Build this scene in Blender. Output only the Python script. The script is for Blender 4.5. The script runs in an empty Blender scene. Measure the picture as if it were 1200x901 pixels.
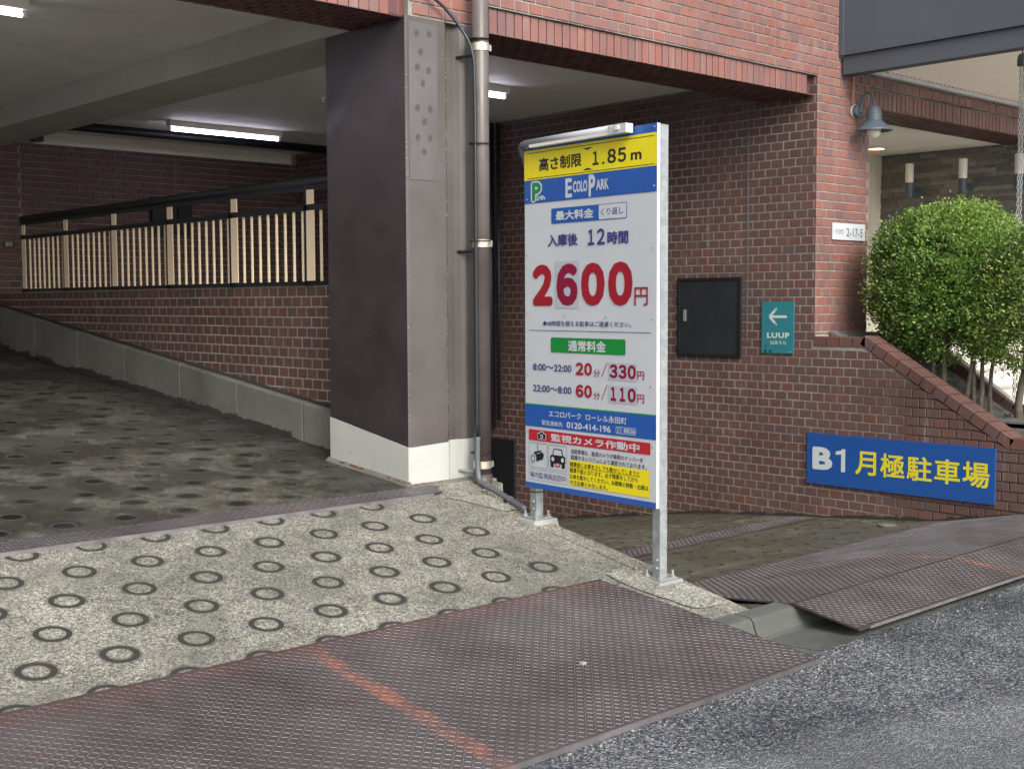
import bpy, math, random
from mathutils import Vector, Matrix
random.seed(7)
S = bpy.context.scene
C = S.collection
H = 1.53                                # eye height above the street
# ---------------------------------------------------------------- camera
f_px, pitch, roll, yaw = 1460.44, 0.0661499, -0.00461914, 0.74599561
F = Vector((math.sin(yaw)*math.cos(pitch), math.cos(yaw)*math.cos(pitch), -math.sin(pitch)))
R = Vector((math.cos(yaw), -math.sin(yaw), 0)); U = R.cross(F)
R2 = R*math.cos(roll)+U*math.sin(roll); U2 = -R*math.sin(roll)+U*math.cos(roll)
cam = bpy.data.cameras.new('camera'); cam.sensor_width = 36; cam.lens = f_px/1200*36
cam.clip_start = 0.05; cam.clip_end = 400
co = bpy.data.objects.new('camera', cam); C.objects.link(co)
m = Matrix((R2, U2, -F)).transposed().to_4x4(); m.translation = Vector((0, 0, H)); co.matrix_world = m
S.camera = co
# ---------------------------------------------------------------- world, sun, exposure
SUN_EL, SUN_AZ = math.radians(34), math.radians(198)   # azimuth from +Y, clockwise
w = bpy.data.worlds.new('World'); S.world = w; w.use_nodes = True
nt = w.node_tree; bg = nt.nodes['Background']
sky = nt.nodes.new('ShaderNodeTexSky'); sky.sky_type = 'NISHITA'; sky.sun_disc = False
sky.sun_elevation = SUN_EL; sky.sun_rotation = SUN_AZ; sky.air_density = 1.0; sky.dust_density = 4.0; sky.ozone_density = 1.0
hs = nt.nodes.new('ShaderNodeHueSaturation'); hs.inputs['Saturation'].default_value = 0.35
nt.links.new(sky.outputs[0], hs.inputs['Color']); nt.links.new(hs.outputs[0], bg.inputs[0]); bg.inputs[1].default_value = 0.13
sl = bpy.data.lights.new('sun', 'SUN'); sl.energy = 1.3; sl.angle = math.radians(30); sl.color = (1, .96, .9)
so = bpy.data.objects.new('sun', sl); C.objects.link(so)
d = Vector((math.sin(SUN_AZ)*math.cos(SUN_EL), math.cos(SUN_AZ)*math.cos(SUN_EL), math.sin(SUN_EL)))
so.rotation_euler = d.to_track_quat('Z', 'Y').to_euler(); so.location = (0, -5, 12)
S.view_settings.view_transform = 'Standard'; S.view_settings.look = 'None'
S.view_settings.exposure = 1.12; S.view_settings.gamma = 1

# ---------------------------------------------------------------- helpers
WL = {}                                  # world location of every parent
def tag(o, label=None, cat=None, group=None, kind=None):
    if label: o['label'] = label
    if cat: o['category'] = cat
    if group: o['group'] = group
    if kind: o['kind'] = kind
    return o
def thing(name, label, cat, loc, group=None):
    o = bpy.data.objects.new(name, None); C.objects.link(o); o.empty_display_size = .1
    o.location = (loc[0], loc[1], loc[2]+H); WL[o] = Vector(o.location)
    return tag(o, label, cat, group)
class MB:
    def __init__(s): s.v = []; s.f = []; s.m = []; s.c = []; s.cv = 0.5; s.uv = {}
    def poly(s, pts, mi=0):
        n = len(s.v); s.v += [tuple(p) for p in pts]; s.f.append(tuple(range(n, n+len(pts)))); s.m.append(mi); s.c.append(s.cv)
    def mesh(s, vs, fs, mi=0):
        n = len(s.v); s.v += [tuple(p) for p in vs]
        for f in fs: s.f.append(tuple(i+n for i in f)); s.m.append(mi); s.c.append(s.cv)
    def box(s, a, b, mi=0):
        x0, y0, z0 = a; x1, y1, z1 = b
        vs = [(x0,y0,z0),(x1,y0,z0),(x1,y1,z0),(x0,y1,z0),(x0,y0,z1),(x1,y0,z1),(x1,y1,z1),(x0,y1,z1)]
        s.mesh(vs, [(0,3,2,1),(4,5,6,7),(0,1,5,4),(1,2,6,5),(2,3,7,6),(3,0,4,7)], mi)
    def frame(s, o, ex, ey, ez, mi=0):      # parallelepiped with corner o
        o, ex, ey, ez = map(Vector, (o, ex, ey, ez))
        vs = [o, o+ex, o+ex+ey, o+ey, o+ez, o+ex+ez, o+ex+ey+ez, o+ey+ez]
        s.mesh(vs, [(0,3,2,1),(4,5,6,7),(0,1,5,4),(1,2,6,5),(2,3,7,6),(3,0,4,7)], mi)
    def tube(s, path, r, n=10, mi=0, cap=True):
        path = [Vector(p) for p in path]; rings = []
        for i, p in enumerate(path):
            t = (path[min(i+1, len(path)-1)]-path[max(i-1, 0)]).normalized()
            if i == 0:
                a = t.orthogonal().normalized()
            else:
                a = (a-t*a.dot(t)).normalized()
            b = t.cross(a); rr = r[i] if isinstance(r, (list, tuple)) else r
            rings.append([p+(a*math.cos(k*2*math.pi/n)+b*math.sin(k*2*math.pi/n))*rr for k in range(n)])
        n0 = len(s.v); s.v += [tuple(q) for g in rings for q in g]
        for i in range(len(rings)-1):
            for k in range(n):
                s.f.append((n0+i*n+k, n0+i*n+(k+1) % n, n0+(i+1)*n+(k+1) % n, n0+(i+1)*n+k)); s.m.append(mi); s.c.append(s.cv)
        if cap:
            s.f.append(tuple(n0+k for k in range(n))[::-1]); s.f.append(tuple(n0+(len(rings)-1)*n+k for k in range(n)))
            s.m += [mi, mi]; s.c += [s.cv, s.cv]
    def lathe(s, c, prof, n=20, mi=0):       # prof: (radius, z)
        s.tubez = True; n0 = len(s.v)
        for r, z in prof:
            for k in range(n): s.v.append((c[0]+r*math.cos(k*2*math.pi/n), c[1]+r*math.sin(k*2*math.pi/n), c[2]+z))
        for i in range(len(prof)-1):
            for k in range(n):
                s.f.append((n0+i*n+k, n0+i*n+(k+1) % n, n0+(i+1)*n+(k+1) % n, n0+(i+1)*n+k)); s.m.append(mi); s.c.append(s.cv)
    def data(s, name, mats, smooth=False, shift=Vector((0, 0, 0))):
        me = bpy.data.meshes.new(name)
        me.from_pydata([(x-shift[0], y-shift[1], z-shift[2]) for x, y, z in s.v], [], s.f)
        for mt in (mats if isinstance(mats, (list, tuple)) else [mats]): me.materials.append(mt)
        me.polygons.foreach_set('material_index', s.m)
        at = me.attributes.new('rv', 'FLOAT', 'FACE'); at.data.foreach_set('value', s.c)
        if smooth: me.polygons.foreach_set('use_smooth', [True]*len(s.f))
        me.update(); return me
    def build(s, name, mats, parent=None, smooth=False, kind=None):
        sh = Vector((0, 0, -H))
        if parent is not None: sh = WL[parent]-Vector((0, 0, H))
        me = s.data(name, mats, smooth, sh)
        o = bpy.data.objects.new(name, me); C.objects.link(o)
        if parent is not None: o.parent = parent; WL[o] = WL[parent]
        else: WL[o] = Vector((0, 0, 0))
        if kind: o['kind'] = kind
        return o
def place(name, me, parent, loc, rot=None, scale=None):
    o = bpy.data.objects.new(name, me); C.objects.link(o); o.parent = parent
    wl = Vector((loc[0], loc[1], loc[2]+H)); o.location = wl-WL[parent]
    if rot: o.rotation_euler = rot
    if scale: o.scale = scale
    WL[o] = wl
    return o

# ---------------------------------------------------------------- materials
def mat(name, color=(.5, .5, .5), rough=.6, metal=0, spec=.5):
    mt = bpy.data.materials.new(name); mt.use_nodes = True
    b = mt.node_tree.nodes['Principled BSDF']
    b.inputs['Base Color'].default_value = (*color, 1); b.inputs['Roughness'].default_value = rough
    b.inputs['Metallic'].default_value = metal; b.inputs['Specular IOR Level'].default_value = spec
    return mt
class N:
    def __init__(s, mt): s.t = mt.node_tree; s.b = s.t.nodes['Principled BSDF']; s.pos = None
    def new(s, t, **k):
        n = s.t.nodes.new(t)
        for a, v in k.items(): setattr(n, a, v)
        return n
    def P(s):
        if not s.pos: s.pos = s.new('ShaderNodeNewGeometry').outputs['Position']
        return s.pos
    def L(s, a, b): s.t.links.new(a, b)
    def noise(s, scale, detail=4, rough=.55, vec=None, stretch=None):
        n = s.new('ShaderNodeTexNoise'); n.inputs['Scale'].default_value = scale; n.inputs['Detail'].default_value = detail; n.inputs['Roughness'].default_value = rough
        v = vec or s.P()
        if stretch:
            mp = s.new('ShaderNodeMapping'); mp.inputs['Scale'].default_value = stretch; s.L(v, mp.inputs[0]); v = mp.outputs[0]
        s.L(v, n.inputs['Vector']); return n.outputs[0]
    def vor(s, scale, out='Distance', feature='F1'):
        n = s.new('ShaderNodeTexVoronoi'); n.feature = feature; n.inputs['Scale'].default_value = scale; s.L(s.P(), n.inputs['Vector']); return n.outputs[out]
    def ramp(s, fac, stops, interp='LINEAR'):
        r = s.new('ShaderNodeValToRGB'); r.color_ramp.interpolation = interp; e = r.color_ramp.elements
        while len(e) < len(stops): e.new(.5)
        for i, (p, c) in enumerate(stops):
            e[i].position = p; c = c if isinstance(c, (tuple, list)) else (c, c, c); e[i].color = (*c, 1)
        s.L(fac, r.inputs[0]); return r.outputs[0]
    def mix(s, fac, a, b, mode='MIX'):
        n = s.new('ShaderNodeMix', data_type='RGBA', blend_type=mode)
        for i, v in ((0, fac), (6, a), (7, b)):
            if isinstance(v, (int, float)): n.inputs[i].default_value = v
            elif isinstance(v, tuple): n.inputs[i].default_value = (*v, 1)
            else: s.L(v, n.inputs[i])
        return n.outputs[2]
    def math(s, op, a, b=0.0, c=None):
        n = s.new('ShaderNodeMath', operation=op)
        for i, v in enumerate((a, b) if c is None else (a, b, c)):
            if isinstance(v, (int, float)): n.inputs[i].default_value = v
            else: s.L(v, n.inputs[i])
        return n.outputs[0]
    def sep(s):
        n = s.new('ShaderNodeSeparateXYZ'); s.L(s.P(), n.inputs[0]); return n.outputs
    def bump(s, h, strength=.3, dist=.003, prev=None):
        n = s.new('ShaderNodeBump'); n.inputs['Strength'].default_value = strength; n.inputs['Distance'].default_value = dist
        s.L(h, n.inputs['Height'])
        if prev: s.L(prev, n.inputs['Normal'])
        s.L(n.outputs[0], s.b.inputs['Normal']); return n.outputs[0]
    def color(s, c): s.L(c, s.b.inputs['Base Color'])
    def rough(s, c): s.L(c, s.b.inputs['Roughness'])
    def rv(s):
        a = s.new('ShaderNodeAttribute', attribute_name='rv', attribute_type='GEOMETRY')
        o = s.new('ShaderNodeObjectInfo')
        return s.math('FRACT', s.math('ADD', a.outputs['Fac'], s.math('MULTIPLY', o.outputs['Random'], 7.31)))

def brick_mat(name, tones, rough=.32, grime=0.5):
    mt = mat(name); n = N(mt); rv = n.rv()
    col = n.ramp(rv, [(i/len(tones), t) for i, t in enumerate(tones)], 'CONSTANT')
    sp = n.noise(70, 5, .7)
    col = n.mix(.45, col, n.ramp(sp, [(.25, (.45, .4, .4)), (.5, (.8, .8, .8)), (.75, (1, .95, .95))]), 'MULTIPLY')
    g = n.noise(1.3, 6, .65)
    col = n.mix(grime, col, n.ramp(g, [(.3, (.45, .43, .42)), (.55, (1, 1, 1))]), 'MULTIPLY')
    st = n.noise(3.0, 4, .6, stretch=(4, 4, .35))
    col = n.mix(n.math('MULTIPLY', n.ramp(st, [(.6, 0.), (.78, .4)]), 1.0), col, (.3, .27, .25))
    ef = n.math('MULTIPLY', n.ramp(n.noise(1.9, 9, .75), [(.60, 0.), (.70, .35)]), n.ramp(n.noise(40, 3, .7), [(.4, .2), (.6, 1.)]))
    col = n.mix(ef, col, (.30, .27, .25))       # lime bloom
    n.color(col); n.rough(n.ramp(n.noise(9, 3), [(.3, rough), (.7, rough+.25)]))
    n.bump(n.noise(45, 4, .6), .35, .003); return mt
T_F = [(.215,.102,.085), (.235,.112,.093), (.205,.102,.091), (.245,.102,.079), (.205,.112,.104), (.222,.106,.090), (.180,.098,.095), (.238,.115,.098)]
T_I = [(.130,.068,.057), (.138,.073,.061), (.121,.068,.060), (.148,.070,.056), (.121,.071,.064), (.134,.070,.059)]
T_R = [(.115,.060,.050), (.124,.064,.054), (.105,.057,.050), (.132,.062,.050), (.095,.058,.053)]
M = {}
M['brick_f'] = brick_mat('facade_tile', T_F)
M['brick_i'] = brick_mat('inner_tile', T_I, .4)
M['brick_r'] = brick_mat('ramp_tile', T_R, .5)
def mortar(name, a, b, dark_y=None):
    mt = mat(name, a, .9); n = N(mt)
    c = n.mix(n.ramp(n.noise(2.2, 5, .7), [(.4, 0.), (.62, 1.)]), a, b)
    if dark_y is not None:                # mossed joints on the weathered outdoor stretch
        y = n.sep()[1]; k = n.math('ADD', y, n.math('MULTIPLY', n.noise(1.5, 4, .6), 1.6))
        c = n.mix(n.ramp(n.math('SUBTRACT', k, dark_y), [(.3, 1.), (.8, 0.)]), c, (.035, .033, .032))
    n.color(c); n.bump(n.noise(160, 2), .4, .002); return mt
M['mort_f'] = mortar('facade_mortar', (.28, .255, .23), (.155, .135, .12))
M['mort_i'] = mortar('inner_mortar', (.28, .28, .255), (.17, .165, .15), 5.35)
M['mort_r'] = mortar('ramp_mortar', (.30, .30, .26), (.19, .185, .16))
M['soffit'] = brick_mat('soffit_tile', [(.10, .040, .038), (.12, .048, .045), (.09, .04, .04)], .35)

def concrete(name, lo, hi, stain=.5, speck=True, wet=False, ring=False):
    mt = mat(name, hi, .85); n = N(mt)
    base = n.mix(n.ramp(n.noise(1.1, 7, .65), [(.35, 0.), (.65, 1.)]), lo, hi)
    if speck:
        sp = n.vor(150, 'Color'); spv = n.new('ShaderNodeSeparateColor'); n.L(sp, spv.inputs[0])
        base = n.mix(.9, base, n.ramp(spv.outputs[0], [(0., (.28, .28, .29)), (.16, (.45, .44, .42)), (.34, (.85, .84, .78)), (.6, (1.15, 1.14, 1.08)), (.82, (1.4, 1.38, 1.3)), (.97, (.9, .76, .62))], 'CONSTANT'), 'MULTIPLY')
        base = n.mix(.9, base, n.ramp(n.noise(70, 6, .85), [(.38, (.30, .30, .31)), (.50, (.95, .95, .93)), (.62, (1.45, 1.43, 1.36))]), 'MULTIPLY')
        base = n.mix(.7, base, n.ramp(n.noise(9, 5, .7), [(.36, (.62, .62, .60)), (.58, (1.12, 1.12, 1.1))]), 'MULTIPLY')
    st = n.noise(2.6, 8, .7)
    base = n.mix(n.math('MULTIPLY', n.ramp(st, [(.50, 0.), (.68, 1.)]), stain), base, (.13, .125, .11))
    if ring:                             # dirt caught in and around each pressed ring
        at = n.new('ShaderNodeAttribute', attribute_name='cell', attribute_type='GEOMETRY')
        ln = n.new('ShaderNodeVectorMath', operation='LENGTH'); n.L(at.outputs['Vector'], ln.inputs[0])
        q = n.math('ABSOLUTE', n.math('SUBTRACT', ln.outputs['Value'], .062))
        q = n.math('ADD', q, n.math('MULTIPLY', n.math('SUBTRACT', n.noise(38, 5, .8), .5), .022))
        halo = n.math('MULTIPLY', n.ramp(q, [(.010, 1.), (.026, 0.)]), n.ramp(n.noise(3.1, 3), [(.35, .25), (.65, .95)]))
        base = n.mix(halo, base, (.055, .053, .045))
    n.color(base); n.rough(n.ramp(n.noise(2.0, 5), [(.35, .6), (.6, .9)]))
    n.bump(n.noise(140, 3, .8), .8 if ring else .5, .004); return mt
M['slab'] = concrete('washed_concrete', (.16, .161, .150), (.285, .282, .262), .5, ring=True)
M['kerb'] = concrete('kerb_concrete', (.21, .205, .18), (.33, .318, .28), .3)
M['curb'] = concrete('curb_block', (.085, .088, .075), (.15, .15, .13), .85, False)
M['gutter'] = concrete('gutter_concrete', (.045, .049, .043), (.095, .098, .086), .7, False); M['gutter'].node_tree.nodes['Principled BSDF'].inputs['Specular IOR Level'].default_value = .9
M['pave'] = concrete('entrance_paving', (.50, .48, .43), (.60, .57, .51), .12, False)
def inner_ramp(name, lo, hi, dirt, wetc, bias, edge_k, curbwet=False):
    mt = mat(name); n = N(mt)
    uv = n.new('ShaderNodeAttribute', attribute_name='cell', attribute_type='GEOMETRY')
    ln = n.new('ShaderNodeVectorMath', operation='LENGTH'); n.L(uv.outputs['Vector'], ln.inputs[0])
    w = n.noise(1.15, 6, .6); fine = n.noise(11, 5, .7)
    r = n.math('ADD', ln.outputs['Value'], n.math('MULTIPLY', n.math('SUBTRACT', fine, .5), .045))
    edge = n.math('MULTIPLY', n.ramp(w, [(.46, 0.), (.66, 1.)]), edge_k)
    disc = n.ramp(n.math('SUBTRACT', r, n.math('ADD', edge, bias-.05)), [(.0, 1.), (.035, 0.)])
    base = n.mix(n.ramp(fine, [(.35, 0.), (.65, 1.)]), lo, hi)
    sp = n.vor(120, 'Color'); spv = n.new('ShaderNodeSeparateColor'); n.L(sp, spv.inputs[0])
    base = n.mix(.7, base, n.ramp(spv.outputs[0], [(0., (.35, .35, .35)), (.3, (.85, .85, .83)), (.7, (1.5, 1.45, 1.3))], 'CONSTANT'), 'MULTIPLY')
    base = n.mix(n.math('MULTIPLY', n.ramp(n.noise(.9, 10, .72), [(.485, 0.), (.525, 1.)]), .85), base, dirt)
    base = n.mix(n.math('MULTIPLY', disc, .93), base, wetc)
    if curbwet:                          # seepage running down along the foot of the curb
        k = n.math('ADD', n.sep()[0], n.math('MULTIPLY', n.noise(1.6, 6, .65), 1.5))
        base = n.mix(n.ramp(n.math('SUBTRACT', k, 4.65), [(.25, 0.), (.62, .9)]), base, (.014, .0135, .012))
    n.color(base); n.rough(n.ramp(n.noise(1.7, 4), [(.42, .25), (.6, .75)]))
    n.bump(n.noise(120, 3, .8), .35, .003); return mt
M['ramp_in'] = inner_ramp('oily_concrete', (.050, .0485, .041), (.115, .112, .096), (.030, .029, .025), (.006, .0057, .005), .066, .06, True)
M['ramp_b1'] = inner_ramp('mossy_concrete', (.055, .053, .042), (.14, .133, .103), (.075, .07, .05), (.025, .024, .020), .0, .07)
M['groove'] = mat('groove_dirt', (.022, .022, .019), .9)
DRY = 3.80
def asphalt():
    mt = mat('asphalt', (.06, .06, .065), .6); n = N(mt)
    sp = n.vor(115, 'Color'); s2 = n.new('ShaderNodeSeparateColor'); n.L(sp, s2.inputs[0])
    c = n.ramp(s2.outputs[0], [(0., (.025, .028, .032)), (.22, (.060, .067, .076)), (.5, (.105, .117, .130)), (.74, (.17, .186, .205)), (.88, (.27, .29, .31)), (.975, (.30, .25, .19))], 'CONSTANT')
    c = n.mix(.5, c, n.ramp(n.noise(75, 5, .8), [(.35, (.45, .45, .47)), (.6, (1.2, 1.2, 1.2))]), 'MULTIPLY')
    c = n.mix(.85, c, n.ramp(n.noise(.75, 6, .62), [(.40, (.50, .52, .56)), (.56, (1.25, 1.25, 1.24))]), 'MULTIPLY')
    sp_ = n.sep()                        # a drier, paler resurfaced area in the middle of the street
    k = n.math('ADD', n.math('ADD', sp_[1], n.math('MULTIPLY', sp_[0], .286)), n.math('MULTIPLY', n.noise(1.7, 6, .7), .9))
    c = n.mix(n.ramp(n.math('SUBTRACT', k, DRY), [(.0, .30), (.22, 0.)]), c, (.24, .248, .26))
    n.color(c); n.rough(n.ramp(n.noise(1.1, 5), [(.4, .36), (.62, .62)]))
    d_ = n.vor(120); b1 = n.bump(d_, .9, .006); n.bump(n.noise(60, 4, .8), .5, .005, b1); return mt
M['asphalt'] = asphalt()
def steel_plate():
    mt = mat('painted_checker_plate', (.12, .09, .095), .42, .1); n = N(mt)
    c = n.mix(n.ramp(n.noise(1.4, 6, .65), [(.38, 0.), (.64, 1.)]), (.042, .034, .033), (.072, .064, .066))
    c = n.mix(n.math('MULTIPLY', n.ramp(n.noise(28, 5, .75), [(.52, 0.), (.72, 1.)]), .5), c, (.045, .026, .024))
    c = n.mix(n.math('MULTIPLY', n.ramp(n.noise(2.6, 5, .7), [(.60, 0.), (.72, 1.)]), .4), c, (.11, .045, .032))
    s = n.sep(); nz = n.noise(55, 5, .8)
    def line(xc, half, y0, y1, k):
        a = n.math('ABSOLUTE', n.math('SUBTRACT', s[0], xc))
        a = n.ramp(n.math('SUBTRACT', a, n.math('MULTIPLY', nz, .05)), [(0., .9), (half, 0.)])
        b = n.math('MULTIPLY', n.math('GREATER_THAN', s[1], y0), n.math('LESS_THAN', s[1], y1))
        return n.math('MULTIPLY', n.math('MULTIPLY', a, b), k)
    xl = n.math('ADD', 6.58, n.math('MULTIPLY', n.math('MAXIMUM', n.math('SUBTRACT', s[1], 3.42), 0), -.28))
    msk = n.math('MAXIMUM', line(2.675, .030, 2.2, 4.13, .5), line(xl, .02, 2.9, 4.4, .5))
    msk = n.math('MULTIPLY', msk, n.ramp(n.noise(5, 4, .7), [(.42, .12), (.66, 1.)]))
    msk = n.math('MULTIPLY', msk, n.ramp(n.noise(70, 3, .8), [(.40, .25), (.58, 1.)]))
    c = n.mix(msk, c, (.55, .15, .07))
    ed = n.math('SUBTRACT', s[1], n.math('MULTIPLY', n.noise(3.2, 5, .7), .5))     # rustier along the back edge
    red = n.math('MULTIPLY', n.ramp(n.math('SUBTRACT', ed, 3.0), [(.66, 0.), (.98, .5)]), n.math('MULTIPLY', n.math('LESS_THAN', s[0], 4.5), n.math('LESS_THAN', s[1], 4.3)))
    c = n.mix(red, c, (.12, .045, .036))
    wt = n.math('ADD', s[1], n.math('MULTIPLY', n.noise(4.5, 5, .7), -.35))         # oily patch at the street corner
    c = n.mix(n.math('MULTIPLY', n.ramp(n.math('SUBTRACT', wt, 2.8), [(.02, .9), (.07, 0.)]), n.math('GREATER_THAN', s[0], 4.85)), c, (.03, .016, .014))
    n.color(c); n.rough(n.ramp(n.noise(6, 4), [(.35, .34), (.65, .55)])); n.bump(n.noise(90, 3), .2, .001); return mt
M['plate'] = steel_plate()
M['lug'] = M['plate'].copy(); M['lug'].name = 'worn_tread'; _n = N(M['lug'])
_old = _n.b.inputs['Base Color'].links[0].from_socket
_n.color(_n.mix(_n.ramp(_n.noise(2.2, 5, .7), [(.35, .10), (.65, .42)]), _old, (.30, .285, .30))); _n.b.inputs['Metallic'].default_value = .3
def painted(name, c1, c2, rough=.4, scale=3, speck=0):
    mt = mat(name, c1, rough); n = N(mt)
    c = n.mix(n.ramp(n.noise(scale, 6, .65), [(.35, 0.), (.65, 1.)]), c1, c2)
    if speck: c = n.mix(n.math('MULTIPLY', n.ramp(n.noise(160, 3, .8), [(.60, 0.), (.68, 1.)]), speck), c, (.10, .09, .085))
    n.color(c); n.rough(n.ramp(n.noise(scale*2, 4), [(.35, rough), (.65, rough+.18)])); n.bump(n.noise(220, 2), .15, .001); return mt
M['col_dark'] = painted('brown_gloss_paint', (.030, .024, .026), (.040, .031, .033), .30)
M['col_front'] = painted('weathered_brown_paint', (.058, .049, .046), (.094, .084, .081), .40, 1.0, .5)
M['col_patch'] = painted('faded_paint', (.070, .064, .065), (.104, .097, .099), .40, 1.5, .6)
M['col_white'] = painted('white_base_paint', (.36, .372, .352), (.42, .425, .40), .5, 2, .3)
M['dot'] = mat('primer_spot', (.058, .046, .046), .5)
M['rust'] = painted('rust', (.22, .07, .025), (.05, .03, .022), .9, 25)
M['mortar_pad'] = concrete('mortar_pad', (.21, .214, .20), (.31, .314, .30), .35, False)
M['ceil'] = concrete('sprayed_ceiling', (.70, .68, .62), (.80, .78, .72), .08, False)
M['beamc'] = concrete('painted_beam', (.40, .385, .34), (.48, .46, .41), .1, False)
M['white'] = painted('cream_board', (.60, .57, .48), (.66, .63, .54), .7, 2)
M['black'] = mat('black_metal', (.012, .013, .016), .45)
M['blackbox'] = painted('black_cabinet_paint', (.014, .016, .020), (.020, .022, .027), .40)
M['cream'] = mat('cream_baluster', (.88, .72, .50), .45)
M['galv'] = painted('galvanised_steel', (.25, .275, .285), (.37, .395, .40), .45, 22); M['galv'].node_tree.nodes['Principled BSDF'].inputs['Metallic'].default_value = .55
M['dull_steel'] = painted('dull_steel', (.085, .078, .082), (.15, .142, .148), .45, 8)
M['conduit'] = mat('grey_conduit', (.10, .11, .125), .4)
M['cable'] = mat('dark_cable', (.018, .022, .028), .45)
M['dpipe'] = painted('brown_pipe', (.075, .061, .057), (.115, .10, .095), .34, 2.5)
M['band'] = mat('steel_band', (.62, .58, .46), .35, .7)
M['grey_beam'] = painted('blue_grey_steel', (.058, .070, .088), (.068, .081, .100), .5, 1)
M['fix'] = mat('fixture_white', (.62, .60, .52), .5)
M['lampmetal'] = mat('lamp_grey', (.075, .10, .125), .5)
M['glass_o'] = mat('opal_glass', (.78, .77, .72), .25)
M['sconce_w'] = mat('sconce_opal', (.75, .74, .70), .4)
M['copper'] = mat('copper_pipe', (.36, .19, .12), .5, .2)
def emis(name, c, e):
    mt = mat(name, c, .5); b = mt.node_tree.nodes['Principled BSDF']; b.inputs['Emission Color'].default_value = (*c, 1); b.inputs['Emission Strength'].default_value = e; return mt
M['tube'] = emis('lit_tube', (.84, .79, 1.0), 8)
M['down'] = emis('lit_downlight', (1., .55, .15), 5)
def corr():
    mt = mat('corrugated_canopy', (.62, .58, .49), .5); n = N(mt)
    tr = n.new('ShaderNodeBsdfTranslucent'); tr.inputs[0].default_value = (.55, .52, .44, 1)
    mx = n.new('ShaderNodeMixShader'); mx.inputs[0].default_value = .5
    out = [x for x in mt.node_tree.nodes if x.type == 'OUTPUT_MATERIAL'][0]
    n.L(n.b.outputs[0], mx.inputs[1]); n.L(tr.outputs[0], mx.inputs[2]); n.L(mx.outputs[0], out.inputs[0]); return mt
M['corr'] = corr()
def stone():
    mt = mat('dark_slate', (.06, .055, .05), .6); n = N(mt); rv = n.rv()
    c = n.ramp(rv, [(0, (.14, .135, .132)), (.3, (.20, .19, .18)), (.6, (.17, .166, .166)), (.8, (.25, .235, .21))], 'CONSTANT')
    c = n.mix(.6, c, n.ramp(n.noise(20, 5, .7), [(.3, (.5, .5, .5)), (.7, (1.3, 1.25, 1.2))]), 'MULTIPLY')
    n.color(c); n.bump(n.noise(35, 6, .7), .7, .01); return mt
M['stone'] = stone()
M['soil'] = painted('planter_soil', (.06, .05, .042), (.16, .15, .135), .95, 14)
def leaf():
    mt = mat('leaf', (.06, .12, .03), .45); n = N(mt); rv = n.rv()
    c = n.ramp(rv, [(0, (.045, .095, .03)), (.22, (.085, .17, .042)), (.5, (.15, .28, .058)), (.80, (.24, .38, .075)), (.95, (.36, .42, .11)), (.985, (.40, .27, .12))])
    n.color(c); tr = n.new('ShaderNodeBsdfTranslucent'); n.L(c, tr.inputs[0])
    mx = n.new('ShaderNodeMixShader'); mx.inputs[0].default_value = .4
    out = [x for x in mt.node_tree.nodes if x.type == 'OUTPUT_MATERIAL'][0]
    n.L(n.b.outputs[0], mx.inputs[1]); n.L(tr.outputs[0], mx.inputs[2]); n.L(mx.outputs[0], out.inputs[0]); return mt
M['leaf'] = leaf()
M['bark'] = painted('bark', (.075, .062, .048), (.14, .12, .097), .85, 18)
def flat(name, c, r=.35): M[name] = mat(name, tuple(q*.76 for q in c), r)
M['s_white'] = painted('sign_white', (.43, .465, .50), (.475, .505, .535), .3, 1.1); flat('s_patch', (.485, .525, .59)); flat('s_blue', (.020, .105, .42)); flat('s_yellow', (.88, .76, .010)); flat('s_black', (.014, .013, .012))
flat('s_navy', (.055, .048, .22)); flat('s_red', (.36, .014, .03)); flat('s_redband', (.50, .022, .035)); flat('s_maroon', (.26, .010, .045)); flat('s_green', (.010, .27, .045)); flat('s_pgreen', (.01, .26, .10))
flat('teal', (.035, .24, .28), .4); flat('teal_txt', (.66, .76, .74), .5); flat('b_blue', (.018, .095, .36), .4); flat('b_yellow', (.82, .72, .03), .5); flat('b_white', (.66, .72, .72), .5)
flat('s_grey', (.22, .22, .24)); flat('stud', (.35, .36, .37))

# ---------------------------------------------------------------- bricks
CH, CL, JT = .07, .118, .010           # course height, module length, joint
def brick_shape(mb, o, e, up, out, L0, L1, za, zb, zc, zd, depth=.016, ch=.0022):
    """one tile: along e from L0 to L1, bottom za/zb and top zc/zd at the two ends, standing `depth` towards `out`"""
    o, e, up, out = Vector(o), Vector(e), Vector(up), Vector(out)
    def pt(l, z, d_): return o+e*l+up*z+out*d_
    back = [pt(L0, za, 0), pt(L1, zb, 0), pt(L1, zd, 0), pt(L0, zc, 0)]
    mid = [pt(L0, za, depth-ch), pt(L1, zb, depth-ch), pt(L1, zd, depth-ch), pt(L0, zc, depth-ch)]
    fr = [pt(L0+ch, za+ch, depth), pt(L1-ch, zb+ch, depth), pt(L1-ch, zd-ch, depth), pt(L0+ch, zc-ch, depth)]
    fs = []
    for a in (0, 4):
        for k in range(4): fs.append((a+k, a+(k+1) % 4, a+4+(k+1) % 4, a+4+k))
    fs.append((8, 9, 10, 11)); mb.mesh(back+mid+fr, fs)
SHARED = {}
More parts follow.
